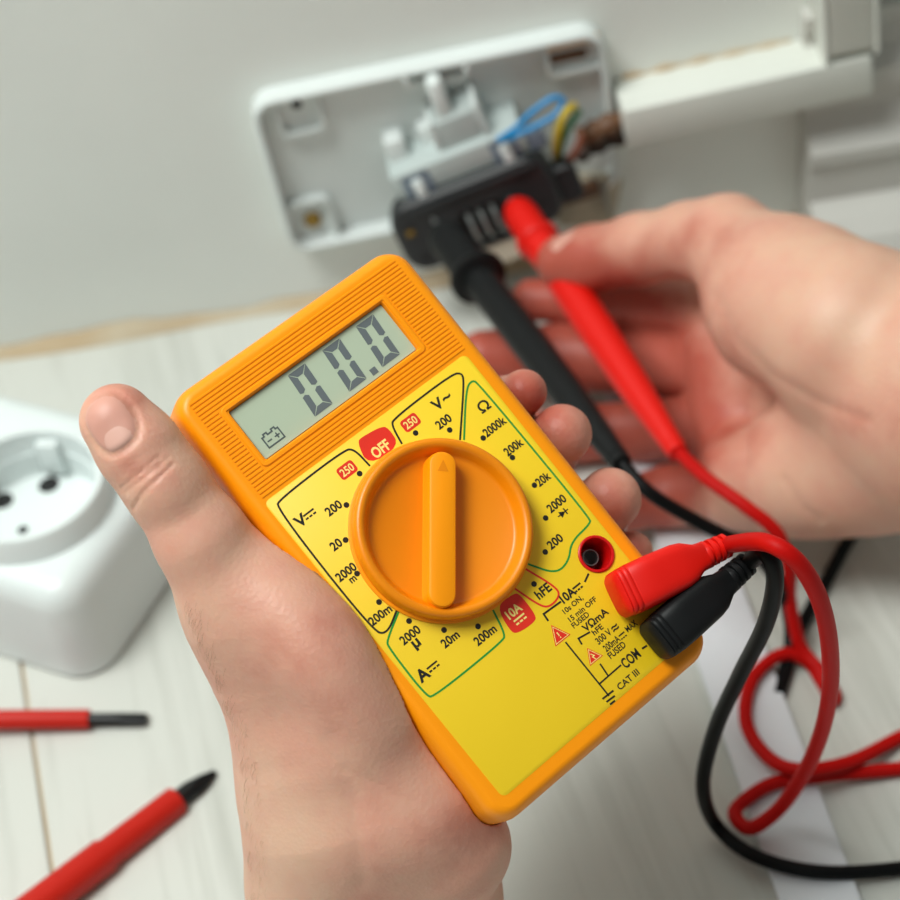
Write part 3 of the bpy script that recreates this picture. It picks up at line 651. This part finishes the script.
# dial
dc = MT(443.5, 528, 3.0)
DM = T3(Vector((dc.x, dc.y, 0)))
mpt('dial_seat', xf(lathe([(22.9, 0.02), (22.9, 0.7), (22.3, 0.9), (21.6, 0.9), (21.4, 0.1)], 72), DM), m_orange, sharp=35)
dial = mpt('dial', xf(lathe([(22.2, 0.2), (22.2, 4.2), (21.9, 4.9), (21.2, 5.3), (20.4, 5.2), (19.7, 4.5), (18.9, 2.6), (18.5, 1.9), (17.8, 1.5), (0.001, 1.5)], 80), DM), m_dial, sharp=45)
pa_, pb_ = MT(443, 452, 6.3), MT(442.5, 606, 6.3); pc_ = (pa_ + pb_) / 2; dv = pa_ - pb_; PLN = math.hypot(dv.x, dv.y); pa = math.atan2(dv.y, dv.x)
PM = T3(Vector((pc_.x, pc_.y, 0))) @ Matrix.Rotation(pa, 4, 'Z')
kn = mpt('pointer', xf(rslab(PLN, 6.3, 3.1, [(-.9, 1.0), (-.6, 1.8), (-0.4, 4.5), (-.25, 5.6), (0, 6.2), (.5, 6.4)], 8), PM), m_orange, dial, sharp=40)
tri = [(PLN / 2 - 1.9, 0), (PLN / 2 - 4.8, 1.35), (PLN / 2 - 4.8, -1.35)]
mpt('arrow_mark', xf(poly_slab(tri, 6.3, 6.46), PM), m_dial, dial, smooth=False)
# free jack
JM = T3(Vector((jk.x, jk.y, 0)))
jack = mpt('jack', xf(lathe([(4.7, -.5), (4.7, .35), (4.5, .5), (4.1, .5), (3.95, .3), (3.8, -11), (3.5, -11.2), (0.001, -11.2)], 48), JM), m_redjack, sharp=35)
mpt('contact_tube', xf(lathe([(2.1, -11.1), (2.1, -4.2), (1.85, -4.2), (1.8, -11.0), (0.001, -11.0)], 28), JM), m_steel, jack, sharp=35)

# ================================================================== TEST LEADS
def P2(px, py, d): return P(px, py, d)
def plug_parts(t, a_px, b_px, m, hw0, hw1, z=6.0):
    a = MT(*a_px, z); b = MT(*b_px, z + 1.0); u = (b - a); Lg = u.length; u.normalize(); n = Vector((0, 0, 1)); v = n.cross(u).normalized(); n = u.cross(v)
    def sec(s, hw, hh, e=4.2, zo=0.0):
        o = []
        for k in range(48):
            c_, s_ = math.cos(2 * math.pi * k / 48), math.sin(2 * math.pi * k / 48)
            o.append(a + u * s + v * hw * math.copysign(abs(c_) ** (2 / e), c_) + n * (zo + hh * math.copysign(abs(s_) ** (2 / e), s_)))
        return o
    S = [(-1.2, hw0 * .55, 3.2), (-.8, hw0 * .82, 4.4), (0, hw0 * .95, 5.2), (.25, hw0 * .9, 5.0), (.5, hw0 * .97, 5.4), (1.4, hw0 * .98, 5.5), (1.6, hw0 * .94, 5.3), (1.9, hw0, 5.6), (2.8, hw0, 5.7), (3.0, hw0 * .96, 5.5), (3.4, hw0 * 1.02, 5.8), (Lg * .30, hw0 * 1.02, 5.8), (Lg * .52, hw0 * .98, 5.6), (Lg * .60, hw0 * .90, 5.2), (Lg * .70, hw1 * .80, 4.2), (Lg * .76, hw1 * .76, 3.6), (Lg * .78, hw1 * .70, 3.3)]
    vf = loft([sec(*s) for s in S]); w_ = [METM @ (Vector(p) * K) for p in vf[0]]
    pl = mk('plug_body', w_, vf[1], m, t, sharp=60)
    S2 = [(Lg * .76, hw1 * .62, 3.0)]
    k0 = Lg * .78
    for i in range(4):
        s0_ = k0 + i * Lg * .06; r = 3.5 - .12 * i
        S2 += [(s0_, r, r), (s0_ + Lg * .032, r, r), (s0_ + Lg * .034, r * .72, r * .72), (s0_ + Lg * .058, r * .72, r * .72)]
    vf = loft([sec(*s, 2.0) for s in S2]); mk('strain_relief', [METM @ (Vector(p) * K) for p in vf[0]], vf[1], m, t, sharp=40)
    # pin going down into the meter
    pin_at = a + u * 3.5
    vf = xf(lathe([(2.0, -6.0), (2.0, 0.0)], 16, True, True), T3(Vector((pin_at.x, pin_at.y, 3.0)))); mk('pin', [METM @ (Vector(p) * K) for p in vf[0]], vf[1], m_steel, t)
    return METM @ (b * K), METM @ ((a + u * (Lg * .9)) * K)
def probe(t, a, b, m, prof, guard_s, rg):
    a = Vector(a); b = Vector(b); L = (b - a).length; M = axis_frame(a, b)
    hd = mk('probe_handle', *xf(lathe([(r, s * L) for (s, r) in prof], 28, True, True), M), m, t, sharp=50)
    gs = guard_s * L
    mk('finger_guard', *xf(lathe([(rg * .72, gs - .004), (rg, gs - .0012), (rg * 1.02, gs), (rg, gs + .0012), (rg * .7, gs + .003)], 28, True, True), M), m, t, sharp=50)
    mk('needle_tip', *xf(lathe([(0.0002, -0.012), (0.001, -0.009), (0.001, 0.002)], 12, True, True), M), m_steel, t)
    g = G()
    for k in range(3): s = L * (.93 + .022 * k); r = prof[-1][1]; g.add(xf(lathe([(r * .9, s - .0012), (r * 1.12, s - .0008), (r * 1.12, s + .0008), (r * .9, s + .0012)], 20, True, True), M))
    mk('strain_rings', g.v, g.f, m, t, sharp=40)
RW = 0.00225
# red lead
rl = thing('test_lead', 'red test lead with probe pinched by the right thumb and red plug', 'test lead', T3(FL(760, 780)))
r_end, r_in = plug_parts(rl, (619, 595), (727, 545), m_redp, 6.0, 4.6)
ra, rb = P(516, 207, 722), P(678, 453, 622)
probe(rl, ra, rb, m_redp, [(0, .0048), (.02, .0060), (.05, .0066), (.20, .0066), (.24, .0062), (.36, .0066), (.55, .0066), (.75, .0058), (.92, .0042), (1.0, .0034)], .155, .0082)
mk('wire', *tube([r_in, r_end, P(768, 543, 446), P(804, 570, 446), P(826, 622, 462), P(830, 690, 495), P(815, 750, 535), P(785, 802, 568), FL(752, 828, .009), FL(735, 816, .0068), FL(743, 802, .0066), FL(775, 783, .0066), FL(830, 775, .005), FL(905, 768, RW), FL(1000, 752, RW)], RW, 14, 12), m_redw, rl)
mk('wire', *tube([rb + (ra - rb) * .02, P(705, 477, 612), P(745, 506, 604), P(776, 532, 604), P(789, 565, 610), P(790, 600, 620), FL(800, 645, .008), FL(818, 668, .004), FL(834, 692, RW), FL(832, 700, RW), FL(822, 682, RW), FL(806, 660, .004), FL(780, 655, .0066), FL(752, 680, .0068), FL(746, 722, .0068), FL(768, 757, .009), FL(800, 770, .0115), FL(850, 762, .0085), FL(905, 735, RW), FL(1000, 690, RW)], RW, 14, 12), m_redw, rl)
# black lead
bk = thing('test_lead', 'black test lead with probe in the mechanism and black plug', 'test lead', T3(FL(760, 860)))
b_end, b_in = plug_parts(bk, (657, 641), (748, 563), m_blackp, 5.6, 4.4, 5.6)
ba, bb = P(443, 232, 716), P(622, 464, 600)
probe(bk, ba, bb, m_blackp, [(0, .0052), (.02, .0070), (.05, .0076), (.20, .0076), (.25, .0064), (.36, .0064), (.55, .0064), (.75, .0056), (.90, .0044), (1.0, .0034)], .225, .0106)
mk('wire', *tube([b_in, b_end, P(766, 553, 458), P(775, 580, 462), P(765, 625, 478), P(740, 675, 505), P(715, 730, 535), P(703, 785, 560), FL(716, 825, .007), FL(755, 856, .0066), FL(820, 872, .0066), FL(905, 868, .003), FL(1000, 850, RW)], RW, 14, 12), m_blackw, bk)
mk('wire', *tube([bb + (ba - bb) * .02, P(650, 493, 596), P(700, 523, 600), P(752, 551, 606), P(779, 585, 615), FL(790, 625, .009), FL(788, 662, .003), FL(780, 690, RW), FL(779, 692, RW), FL(788, 660, RW), FL(802, 625, RW), FL(824, 585, RW), FL(850, 538, RW), FL(890, 480, RW), FL(1000, 470, RW)], RW, 14, 12), m_blackw, bk)

# ================================================================== HANDS
def node(px, py, d, rpx): return np.array([(px - 450) / FPX * d, (py - 450) / FPX * d, d]), rpx * d / FPX
def smin(a, b, k):
    h = np.clip(0.5 + 0.5 * (b - a) / k, 0, 1); return b + (a - b) * h - k * h * (1 - h)
def capsule(Pn, a, ra, b, rb):
    ab = b - a; t = np.clip(((Pn - a) @ ab) / (ab @ ab), 0, 1)
    d = Pn - a - t[:, None] * ab
    return np.sqrt((d * d).sum(1)) - (ra + (rb - ra) * t)
def chain(Pn, nodes, k=3.0):
    r = None; N = [node(*n) for n in nodes]
    for (a, ra), (b, rb) in zip(N[:-1], N[1:]):
        d = capsule(Pn, a, ra, b, rb); r = d if r is None else smin(r, d, k)
    return r
def ellip(Pn, px, py, d, radii, ang=0.0, tilt=(0, 0)):
    c, _ = node(px, py, d, 1); q = Pn - c
    ca, sa = math.cos(ang), math.sin(ang)
    x = q[:, 0] * ca + q[:, 1] * sa; y = -q[:, 0] * sa + q[:, 1] * ca; z = q[:, 2] - x * tilt[0] - y * tilt[1]
    r = np.array(radii); L = np.stack([x, y, z], 1)
    k0 = np.sqrt(((L / r) ** 2).sum(1)); k1 = np.sqrt(((L / (r * r)) ** 2).sum(1)) + 1e-9
    return k0 * (k0 - 1) / k1
def pix(Pn): return Pn[:, 0] / Pn[:, 2] * FPX + 450, Pn[:, 1] / Pn[:, 2] * FPX + 450
def polydist(px, py, pts):
    r = np.full(px.shape, 1e9)
    for (ax, ay), (bx, by) in zip(pts[:-1], pts[1:]):
        dx, dy = bx - ax, by - ay; t = np.clip(((px - ax) * dx + (py - ay) * dy) / (dx * dx + dy * dy), 0, 1)
        r = np.minimum(r, np.hypot(px - ax - t * dx, py - ay - t * dy))
    return r
def groove(D, Pn, pts, depth, wpx, zmax):
    px, py = pix(Pn); g_ = depth * np.exp(-(polydist(px, py, pts) / wpx) ** 2); return D + np.where(Pn[:, 2] < zmax, g_, 0)
# the meter's frame in camera millimetres, so that the hand closes against it
_mc = lambda v: np.array([v.dot(C_R), -v.dot(C_U), -v.dot(C_B)])
MXc, MYc, MZc = _mc(mX), _mc(mY), _mc(mZ); MOc = np.array([0.0, 18.69, 462.35])
def sd_meter(Pn):
    q = Pn - MOc; x = q @ MXc + .2; y = q @ MYc - .7; z = q @ MZc + 12
    ax = np.abs(x) - 36.7 + 7; ay = np.abs(y) - 64.8 + 7
    d2 = np.hypot(np.maximum(ax, 0), np.maximum(ay, 0)) + np.minimum(np.maximum(ax, ay), 0) - 7
    a = d2 + 2.6; b = np.abs(z) - 12.1 + 2.6
    return np.hypot(np.maximum(a, 0), np.maximum(b, 0)) + np.minimum(np.maximum(a, b), 0) - 2.6
def left_sdf(Pn):
    thumb = chain(Pn, [(117, 421, 447, 37.5), (139, 449, 448, 40), (166, 485, 450, 40.5), (202, 540, 452, 45), (244, 604, 458, 56)], 4)
    knuck = ellip(Pn, 163, 484, 447, (10.5, 7.5, 9), math.radians(54))
    thumb = smin(thumb, knuck, 3)
    palm = chain(Pn, [(244, 604, 460, 54), (276, 650, 466, 66), (318, 725, 474, 80), (352, 800, 478, 96)], 8)
    then = ellip(Pn, 322, 652, 455, (13, 27, 17), math.radians(-36))
    hypo = chain(Pn, [(455, 846, 470, 56), (420, 806, 465, 58), (372, 742, 462, 58)], 8)
    fore = chain(Pn, [(330, 800, 484, 84), (338, 880, 492, 88), (348, 990, 506, 90), (355, 1060, 512, 94)], 6)
    fore2 = chain(Pn, [(420, 850, 486, 74), (424, 900, 492, 74), (424, 1000, 506, 82), (424, 1060, 512, 88)], 6)
    back = chain(Pn, [(300, 640, 500, 50), (390, 560, 510, 50), (470, 640, 520, 50), (420, 760, 510, 60)], 10)
    back2 = chain(Pn, [(350, 740, 500, 60), (390, 600, 512, 54), (360, 500, 512, 40)], 10)
    D = smin(thumb, palm, 10); D = smin(D, then, 9); D = smin(D, hypo, 14); D = smin(D, fore, 14); D = smin(D, fore2, 12); D = smin(D, back, 10); D = smin(D, back2, 10)
    fing = None
    for ch in ([(360, 480, 512, 38), (470, 432, 521, 33), (508, 404, 513, 26), (524, 392, 500, 23)],
               [(395, 545, 514, 38), (500, 482, 527, 35), (548, 448, 516, 31), (562, 434, 499, 30)],
               [(435, 600, 518, 38), (550, 548, 531, 34), (596, 513, 520, 32), (610, 499, 503, 31.5)],
               [(470, 650, 522, 34), (580, 600, 531, 28), (622, 566, 522, 24), (632, 552, 508, 21)]):
        f_ = chain(Pn, ch, 3); fing = f_ if fing is None else np.minimum(fing, f_)
    D = smin(D, fing, 4)
    # creases of the thumb joint, wrist folds
    for pts, dp_, w_ in (([(122, 488), (138, 474), (160, 456)], .4, 1.7), ([(134, 508), (142, 494), (158, 478), (173, 464)], .5, 1.9), ([(126, 492), (146, 476), (162, 466)], .4, 1.8), ([(150, 470), (168, 458)], .35, 1.8),
                        ([(345, 768), (410, 802), (460, 860)], .2, 5), ([(330, 740), (352, 790), (362, 880)], .35, 10)):
        D = groove(D, Pn, pts, dp_, w_, 475)
    if NF is not None:
        q = Pn - NF[0]; u = (q @ NF[1]) / NF[4]; v = (q @ NF[2]) / NF[5]; w_ = q @ NF[3]
        rho = (np.abs(u) ** 2.5 + np.abs(v) ** 2.5) ** .4; fr = np.abs(w_) < 6
        D = D + np.where(fr, .55 * np.exp(-((rho - 1.04) / .10) ** 2) + .25 * (rho < 1.0), 0)
    return np.maximum(D, -(sd_meter(Pn) - 0.15))
def trace(fn, pts, d0):                 # nearest skin point along the line of sight of each pixel
    p = np.array([[(x - 450) / FPX, (y_ - 450) / FPX, 1.0] for x, y_ in pts]); d = np.full(len(pts), float(d0))
    for _ in range(50): d = np.minimum(d + fn(p * d[:, None]) * .7, d0 + 160.0)
    bad = np.abs(fn(p * d[:, None])) > 0.4
    if bad.any() and not bad.all(): d[bad] = np.median(d[~bad])
    return p * d[:, None]
NF = None
def nail_frame(fn, c, d0, tip_dir, lean, hl, hw):     # centre, tip direction, side, outward normal, half sizes in mm
    c3 = trace(fn, [c], d0)[0]
    gr = np.array([(fn((c3 + np.eye(3)[k] * .5)[None]) - fn((c3 - np.eye(3)[k] * .5)[None]))[0] for k in range(3)])
    n = gr / np.linalg.norm(gr); n = n + np.array(lean); n /= np.linalg.norm(n)
    t = np.array(tip_dir, float); t = t - n * (t @ n); t /= np.linalg.norm(t)
    return (c3, t, np.cross(n, t), n, hl, hw)
def right_sdf(Pn):
    thumb = chain(Pn, [(564, 262, 688, 27.5), (592, 259, 682, 32), (640, 249, 668, 34.5), (690, 240, 652, 37), (728, 242, 640, 43)], 4)
    then = chain(Pn, [(728, 244, 640, 45), (788, 300, 618, 79), (850, 332, 597, 92)], 10)
    wrist = chain(Pn, [(880, 360, 604, 104), (960, 390, 586, 122), (1060, 410, 570, 126)], 10)
    wrist2 = chain(Pn, [(860, 450, 622, 72), (950, 440, 598, 84), (1060, 450, 582, 90)], 10)
    hypo = chain(Pn, [(745, 482, 644, 50), (800, 472, 632, 60), (860, 464, 618, 66)], 10)
    palm = chain(Pn, [(724, 330, 684, 42), (740, 400, 678, 48), (745, 470, 662, 48)], 10)
    pal2 = chain(Pn, [(730, 350, 682, 44), (830, 390, 650, 64)], 10)
    fing = None
    for ch in ([(722, 312, 684, 34), (650, 303, 702, 27), (580, 300, 714, 24), (532, 300, 716, 21)],
               [(724, 366, 684, 38), (640, 360, 708, 36), (560, 357, 718, 33), (484, 357, 714, 27)],
               [(726, 428, 676, 36), (645, 430, 696, 30), (580, 433, 702, 28), (545, 436, 696, 26)],
               [(732, 490, 658, 36), (670, 496, 670, 30), (625, 503, 668, 27), (600, 508, 660, 24)]):
        f_ = chain(Pn, ch, 3); fing = f_ if fing is None else np.minimum(fing, f_)
    D = smin(palm, pal2, 10); D = smin(D, hypo, 10); D = smin(D, wrist, 12); D = smin(D, wrist2, 14); D = smin(D, fing, 4)
    D = smin(D, smin(thumb, then, 8), 5)
    for pts, dp_, w_ in (([(716, 296), (738, 340), (775, 376), (820, 402), (868, 420)], .5, 6), ([(752, 395), (746, 440), (748, 490), (756, 525)], .6, 4), ([(688, 290), (684, 360), (690, 430), (700, 520)], .8, 6), ([(785, 480), (800, 505), (820, 520)], .5, 5), ([(630, 400), (632, 460)], .0, 4)):
        D = groove(D, Pn, pts, dp_, w_, 690)
    # grip: make room for the red probe
    A = np.array([(516 - 450) / FPX * 722, (207 - 450) / FPX * 722, 722.]); B = np.array([(678 - 450) / FPX * 622, (453 - 450) / FPX * 622, 622.])
    return np.maximum(D, -(capsule(Pn, A, 6.7, B, 5.0)))
def surface_nets(fn, lo, hi, h):
    nx, ny, nz = [int((b - a) / h) + 1 for a, b in zip(lo, hi)]
    xs = lo[0] + h * np.arange(nx); ys = lo[1] + h * np.arange(ny); zs = lo[2] + h * np.arange(nz)
    F = np.empty((nx, ny, nz), np.float32)
    B = 8; bx, by, bz = [-(-n // B) for n in (nx, ny, nz)]
    cc = np.stack(np.meshgrid(lo[0] + h * (np.arange(bx) * B + B / 2 - .5), lo[1] + h * (np.arange(by) * B + B / 2 - .5), lo[2] + h * (np.arange(bz) * B + B / 2 - .5), indexing='ij'), -1).reshape(-1, 3)
    fc = fn(cc); near = np.abs(fc) < B * h * 1.5 + 1.5
    F[:] = np.repeat(np.repeat(np.repeat(fc.reshape(bx, by, bz), B, 0), B, 1), B, 2)[:nx, :ny, :nz]
    blocks = np.argwhere(near.reshape(bx, by, bz))
    lo3 = np.stack(np.meshgrid(np.arange(B), np.arange(B), np.arange(B), indexing='ij'), -1).reshape(-1, 3)
    for c0 in range(0, len(blocks), 400):
        ii = (blocks[c0:c0 + 400, None, :] * B + lo3[None]).reshape(-1, 3)
        ii = ii[(ii < np.array([nx, ny, nz])).all(1)]
        F[tuple(ii.T)] = fn(np.array(lo) + ii * h)
    # close the ends
    F[0] = F[-1] = 1; F[:, 0] = F[:, -1] = 1; F[:, :, 0] = F[:, :, -1] = 1
    S = F < 0
    cnt = np.zeros((nx - 1, ny - 1, nz - 1), np.int8); offs = [(a, b, c) for a in (0, 1) for b in (0, 1) for c in (0, 1)]
    for (a, b, c) in offs: cnt += S[a:nx - 1 + a, b:ny - 1 + b, c:nz - 1 + c]
    cells = np.argwhere((cnt > 0) & (cnt < 8)); idx = -np.ones(cnt.shape, np.int64); idx[tuple(cells.T)] = np.arange(len(cells))
    V = np.stack([F[cells[:, 0] + a, cells[:, 1] + b, cells[:, 2] + c] for (a, b, c) in offs], 1); O = np.array(offs, float)
    acc = np.zeros((len(cells), 3)); n = np.zeros(len(cells))
    for i in range(8):
        for j in range(i + 1, 8):
            if np.abs(O[i] - O[j]).sum() != 1: continue
            x = (V[:, i] < 0) != (V[:, j] < 0); t = V[:, i] / np.where(x, V[:, i] - V[:, j], 1)
            acc += np.where(x[:, None], O[i] + t[:, None] * (O[j] - O[i]), 0); n += x
    verts = (cells + acc / n[:, None]) * h + np.array(lo)
    faces = []
    for ax in range(3):
        a1, a2 = (ax + 1) % 3, (ax + 2) % 3
        s0 = [slice(1, -1)] * 3; s1 = [slice(1, -1)] * 3
        s0[ax] = slice(0, -1); s1[ax] = slice(1, None)
        A, B = S[tuple(s0)], S[tuple(s1)]
        e = np.argwhere(A != B)
        if not len(e): continue
        fl = A[tuple(e.T)]
        base_ = e.copy(); base_[:, a1] += 1; base_[:, a2] += 1
        def at(d1, d2):
            q = base_.copy(); q[:, a1] -= d1; q[:, a2] -= d2; return idx[tuple(q.T)]
        q = np.stack([at(1, 1), at(0, 1), at(0, 0), at(1, 0)], 1); q[~fl] = q[~fl][:, ::-1]; faces.append(q)
    return verts, np.concatenate(faces)
def hand(label, fn, lo, hi, h, reds, base_pt):
    V, Fc = surface_nets(fn, lo, hi, h)
    R = np.array([C_R, -C_U, -C_B]) * 0.001
    Wv = V @ R + np.array(CAM)
    me = bpy.data.meshes.new('hand'); bp = np.array(base_pt)
    me.from_pydata((Wv - bp).tolist(), [], Fc.tolist()); me.update()
    me.materials.append(m_skin); me.polygons.foreach_set('use_smooth', np.ones(len(me.polygons), bool))
    t_ = np.full(len(V), 0.12)
    px, py = pix(V)
    for (x, y_, r, a) in reds: t_ = t_ + a * np.exp(-((px - x) ** 2 + (py - y_) ** 2) / (r * r))
    at = me.attributes.new('tint', 'FLOAT', 'POINT'); at.data.foreach_set('value', np.clip(t_, -0.3, 1).astype(np.float32))
    o = bpy.data.objects.new('hand', me); COL.objects.link(o); o.location = base_pt; WM[o.name] = T3(Vector(base_pt))
    tag(o, label, 'hand'); return o
NF = nail_frame(left_sdf, (106, 423), 425, (-.56, -.80, .05), (-.25, -.1, 0), 7.2, 5.6)
lh = hand('left hand gripping the orange multimeter, thumb along its left side', left_sdf, (-95, -30, 415), (60, 140, 548), 0.6,
          [(115, 400, 30, .5), (160, 480, 26, .3), (130, 470, 18, .25), (524, 392, 40, .55), (562, 434, 40, .5), (612, 498, 40, .5), (640, 550, 30, .5), (330, 640, 90, .18), (350, 760, 60, .12), (210, 420, 40, -.3), (260, 860, 80, -.25), (420, 860, 60, .2), (480, 830, 40, .25)], P(330, 800, 500))
rh = hand('right hand entering from the right, thumb and fingers holding the red probe', right_sdf, (-8, -95, 520), (190, 45, 748), 0.7,
          [(560, 260, 40, .4), (720, 225, 50, .18), (690, 260, 40, .12), (500, 355, 90, .8), (600, 320, 80, .8), (560, 430, 70, .8), (650, 440, 70, .75), (640, 360, 60, .5), (640, 500, 60, .65), (710, 400, 50, .3), (750, 440, 50, .2), (870, 420, 40, .2), (840, 290, 60, -.25), (800, 480, 50, -.15)], P(780, 420, 640))
# nails
def nail(parent, fn, fr, scale, off, lift, m, name='nail'):
    c, t, b, n, hl, hw = fr; N, Mn = 8, 28; Q = [c + t * off * hl]; rr = [0]
    for i in range(1, N + 1):
        for k in range(Mn):
            a = 2 * math.pi * k / Mn; cu_, su_ = math.cos(a), math.sin(a); r = i / N
            Q.append(c + t * hl * (off + scale[0] * r * math.copysign(abs(cu_) ** .8, cu_)) + b * hw * scale[1] * r * math.copysign(abs(su_) ** .8, su_)); rr.append(r)
    Q = np.array(Q); rr = np.array(rr)
    for _ in range(12): Q = Q - n * np.clip(fn(Q), -2, 2)[:, None] * .7
    Q = Q + n * (lift * (1 - rr ** 6) - .08 * rr ** 6)[:, None]
    f = [(0, 1 + k, 1 + (k + 1) % Mn) for k in range(Mn)]
    for i in range(N - 1):
        for k in range(Mn): f.append((1 + i * Mn + k, 1 + i * Mn + (k + 1) % Mn, 1 + (i + 1) * Mn + (k + 1) % Mn, 1 + (i + 1) * Mn + k))
    return mk(name, [campt(q) for q in Q], f, m, parent)
n1 = nail(lh, left_sdf, NF, (.98, .98), 0, .45, m_nail)
nail(n1, left_sdf, NF, (.40, .72), -.52, .50, m_lun, 'lunula')
RF = nail_frame(right_sdf, (562, 240), 660, (-1, .05, .2), (0, -.5, 0), 6.0, 4.6)
nail(rh, right_sdf, RF, (.9, .75), 0, .12, m_nail)
# fine hairs along the forearm
g = G(); rng = random.Random(7)
hp = []
for i in range(170):
    y_ = rng.uniform(600, 905); left = np.interp(y_, [600, 640, 710, 770, 900], [184, 198, 226, 242, 250])
    hp.append((left + 2 + rng.random() ** 2 * 16, y_))
HS = trace(left_sdf, hp, 425)
for (px, py), s in zip(hp, HS):
    if s[2] > 520 or left_sdf(s[None])[0] > .5: continue
    p0 = campt(s); e = 0.4
    gr = np.array([(left_sdf((s + np.eye(3)[k] * e)[None]) - left_sdf((s - np.eye(3)[k] * e)[None]))[0] for k in range(3)]); gr /= np.linalg.norm(gr) + 1e-9
    n = (C_R * gr[0] - C_U * gr[1] - C_B * gr[2]); dwn = (-C_U + C_R * rng.uniform(-.5, .1)).normalized(); L = rng.uniform(.002, .0045)
    d = (dwn - n * dwn.dot(n)).normalized()
    pts = [p0 - n * .0003, p0 + d * L * .4 + n * L * .22, p0 + d * L * .75 + n * L * .26, p0 + d * L + n * L * .2]
    g.add(tube(pts, lambda t: 0.000028 * (1 - .7 * t), 3, 2))
if g.v: tag(mk('arm_hair', g.v, g.f, m_hair, lh), kind='stuff')
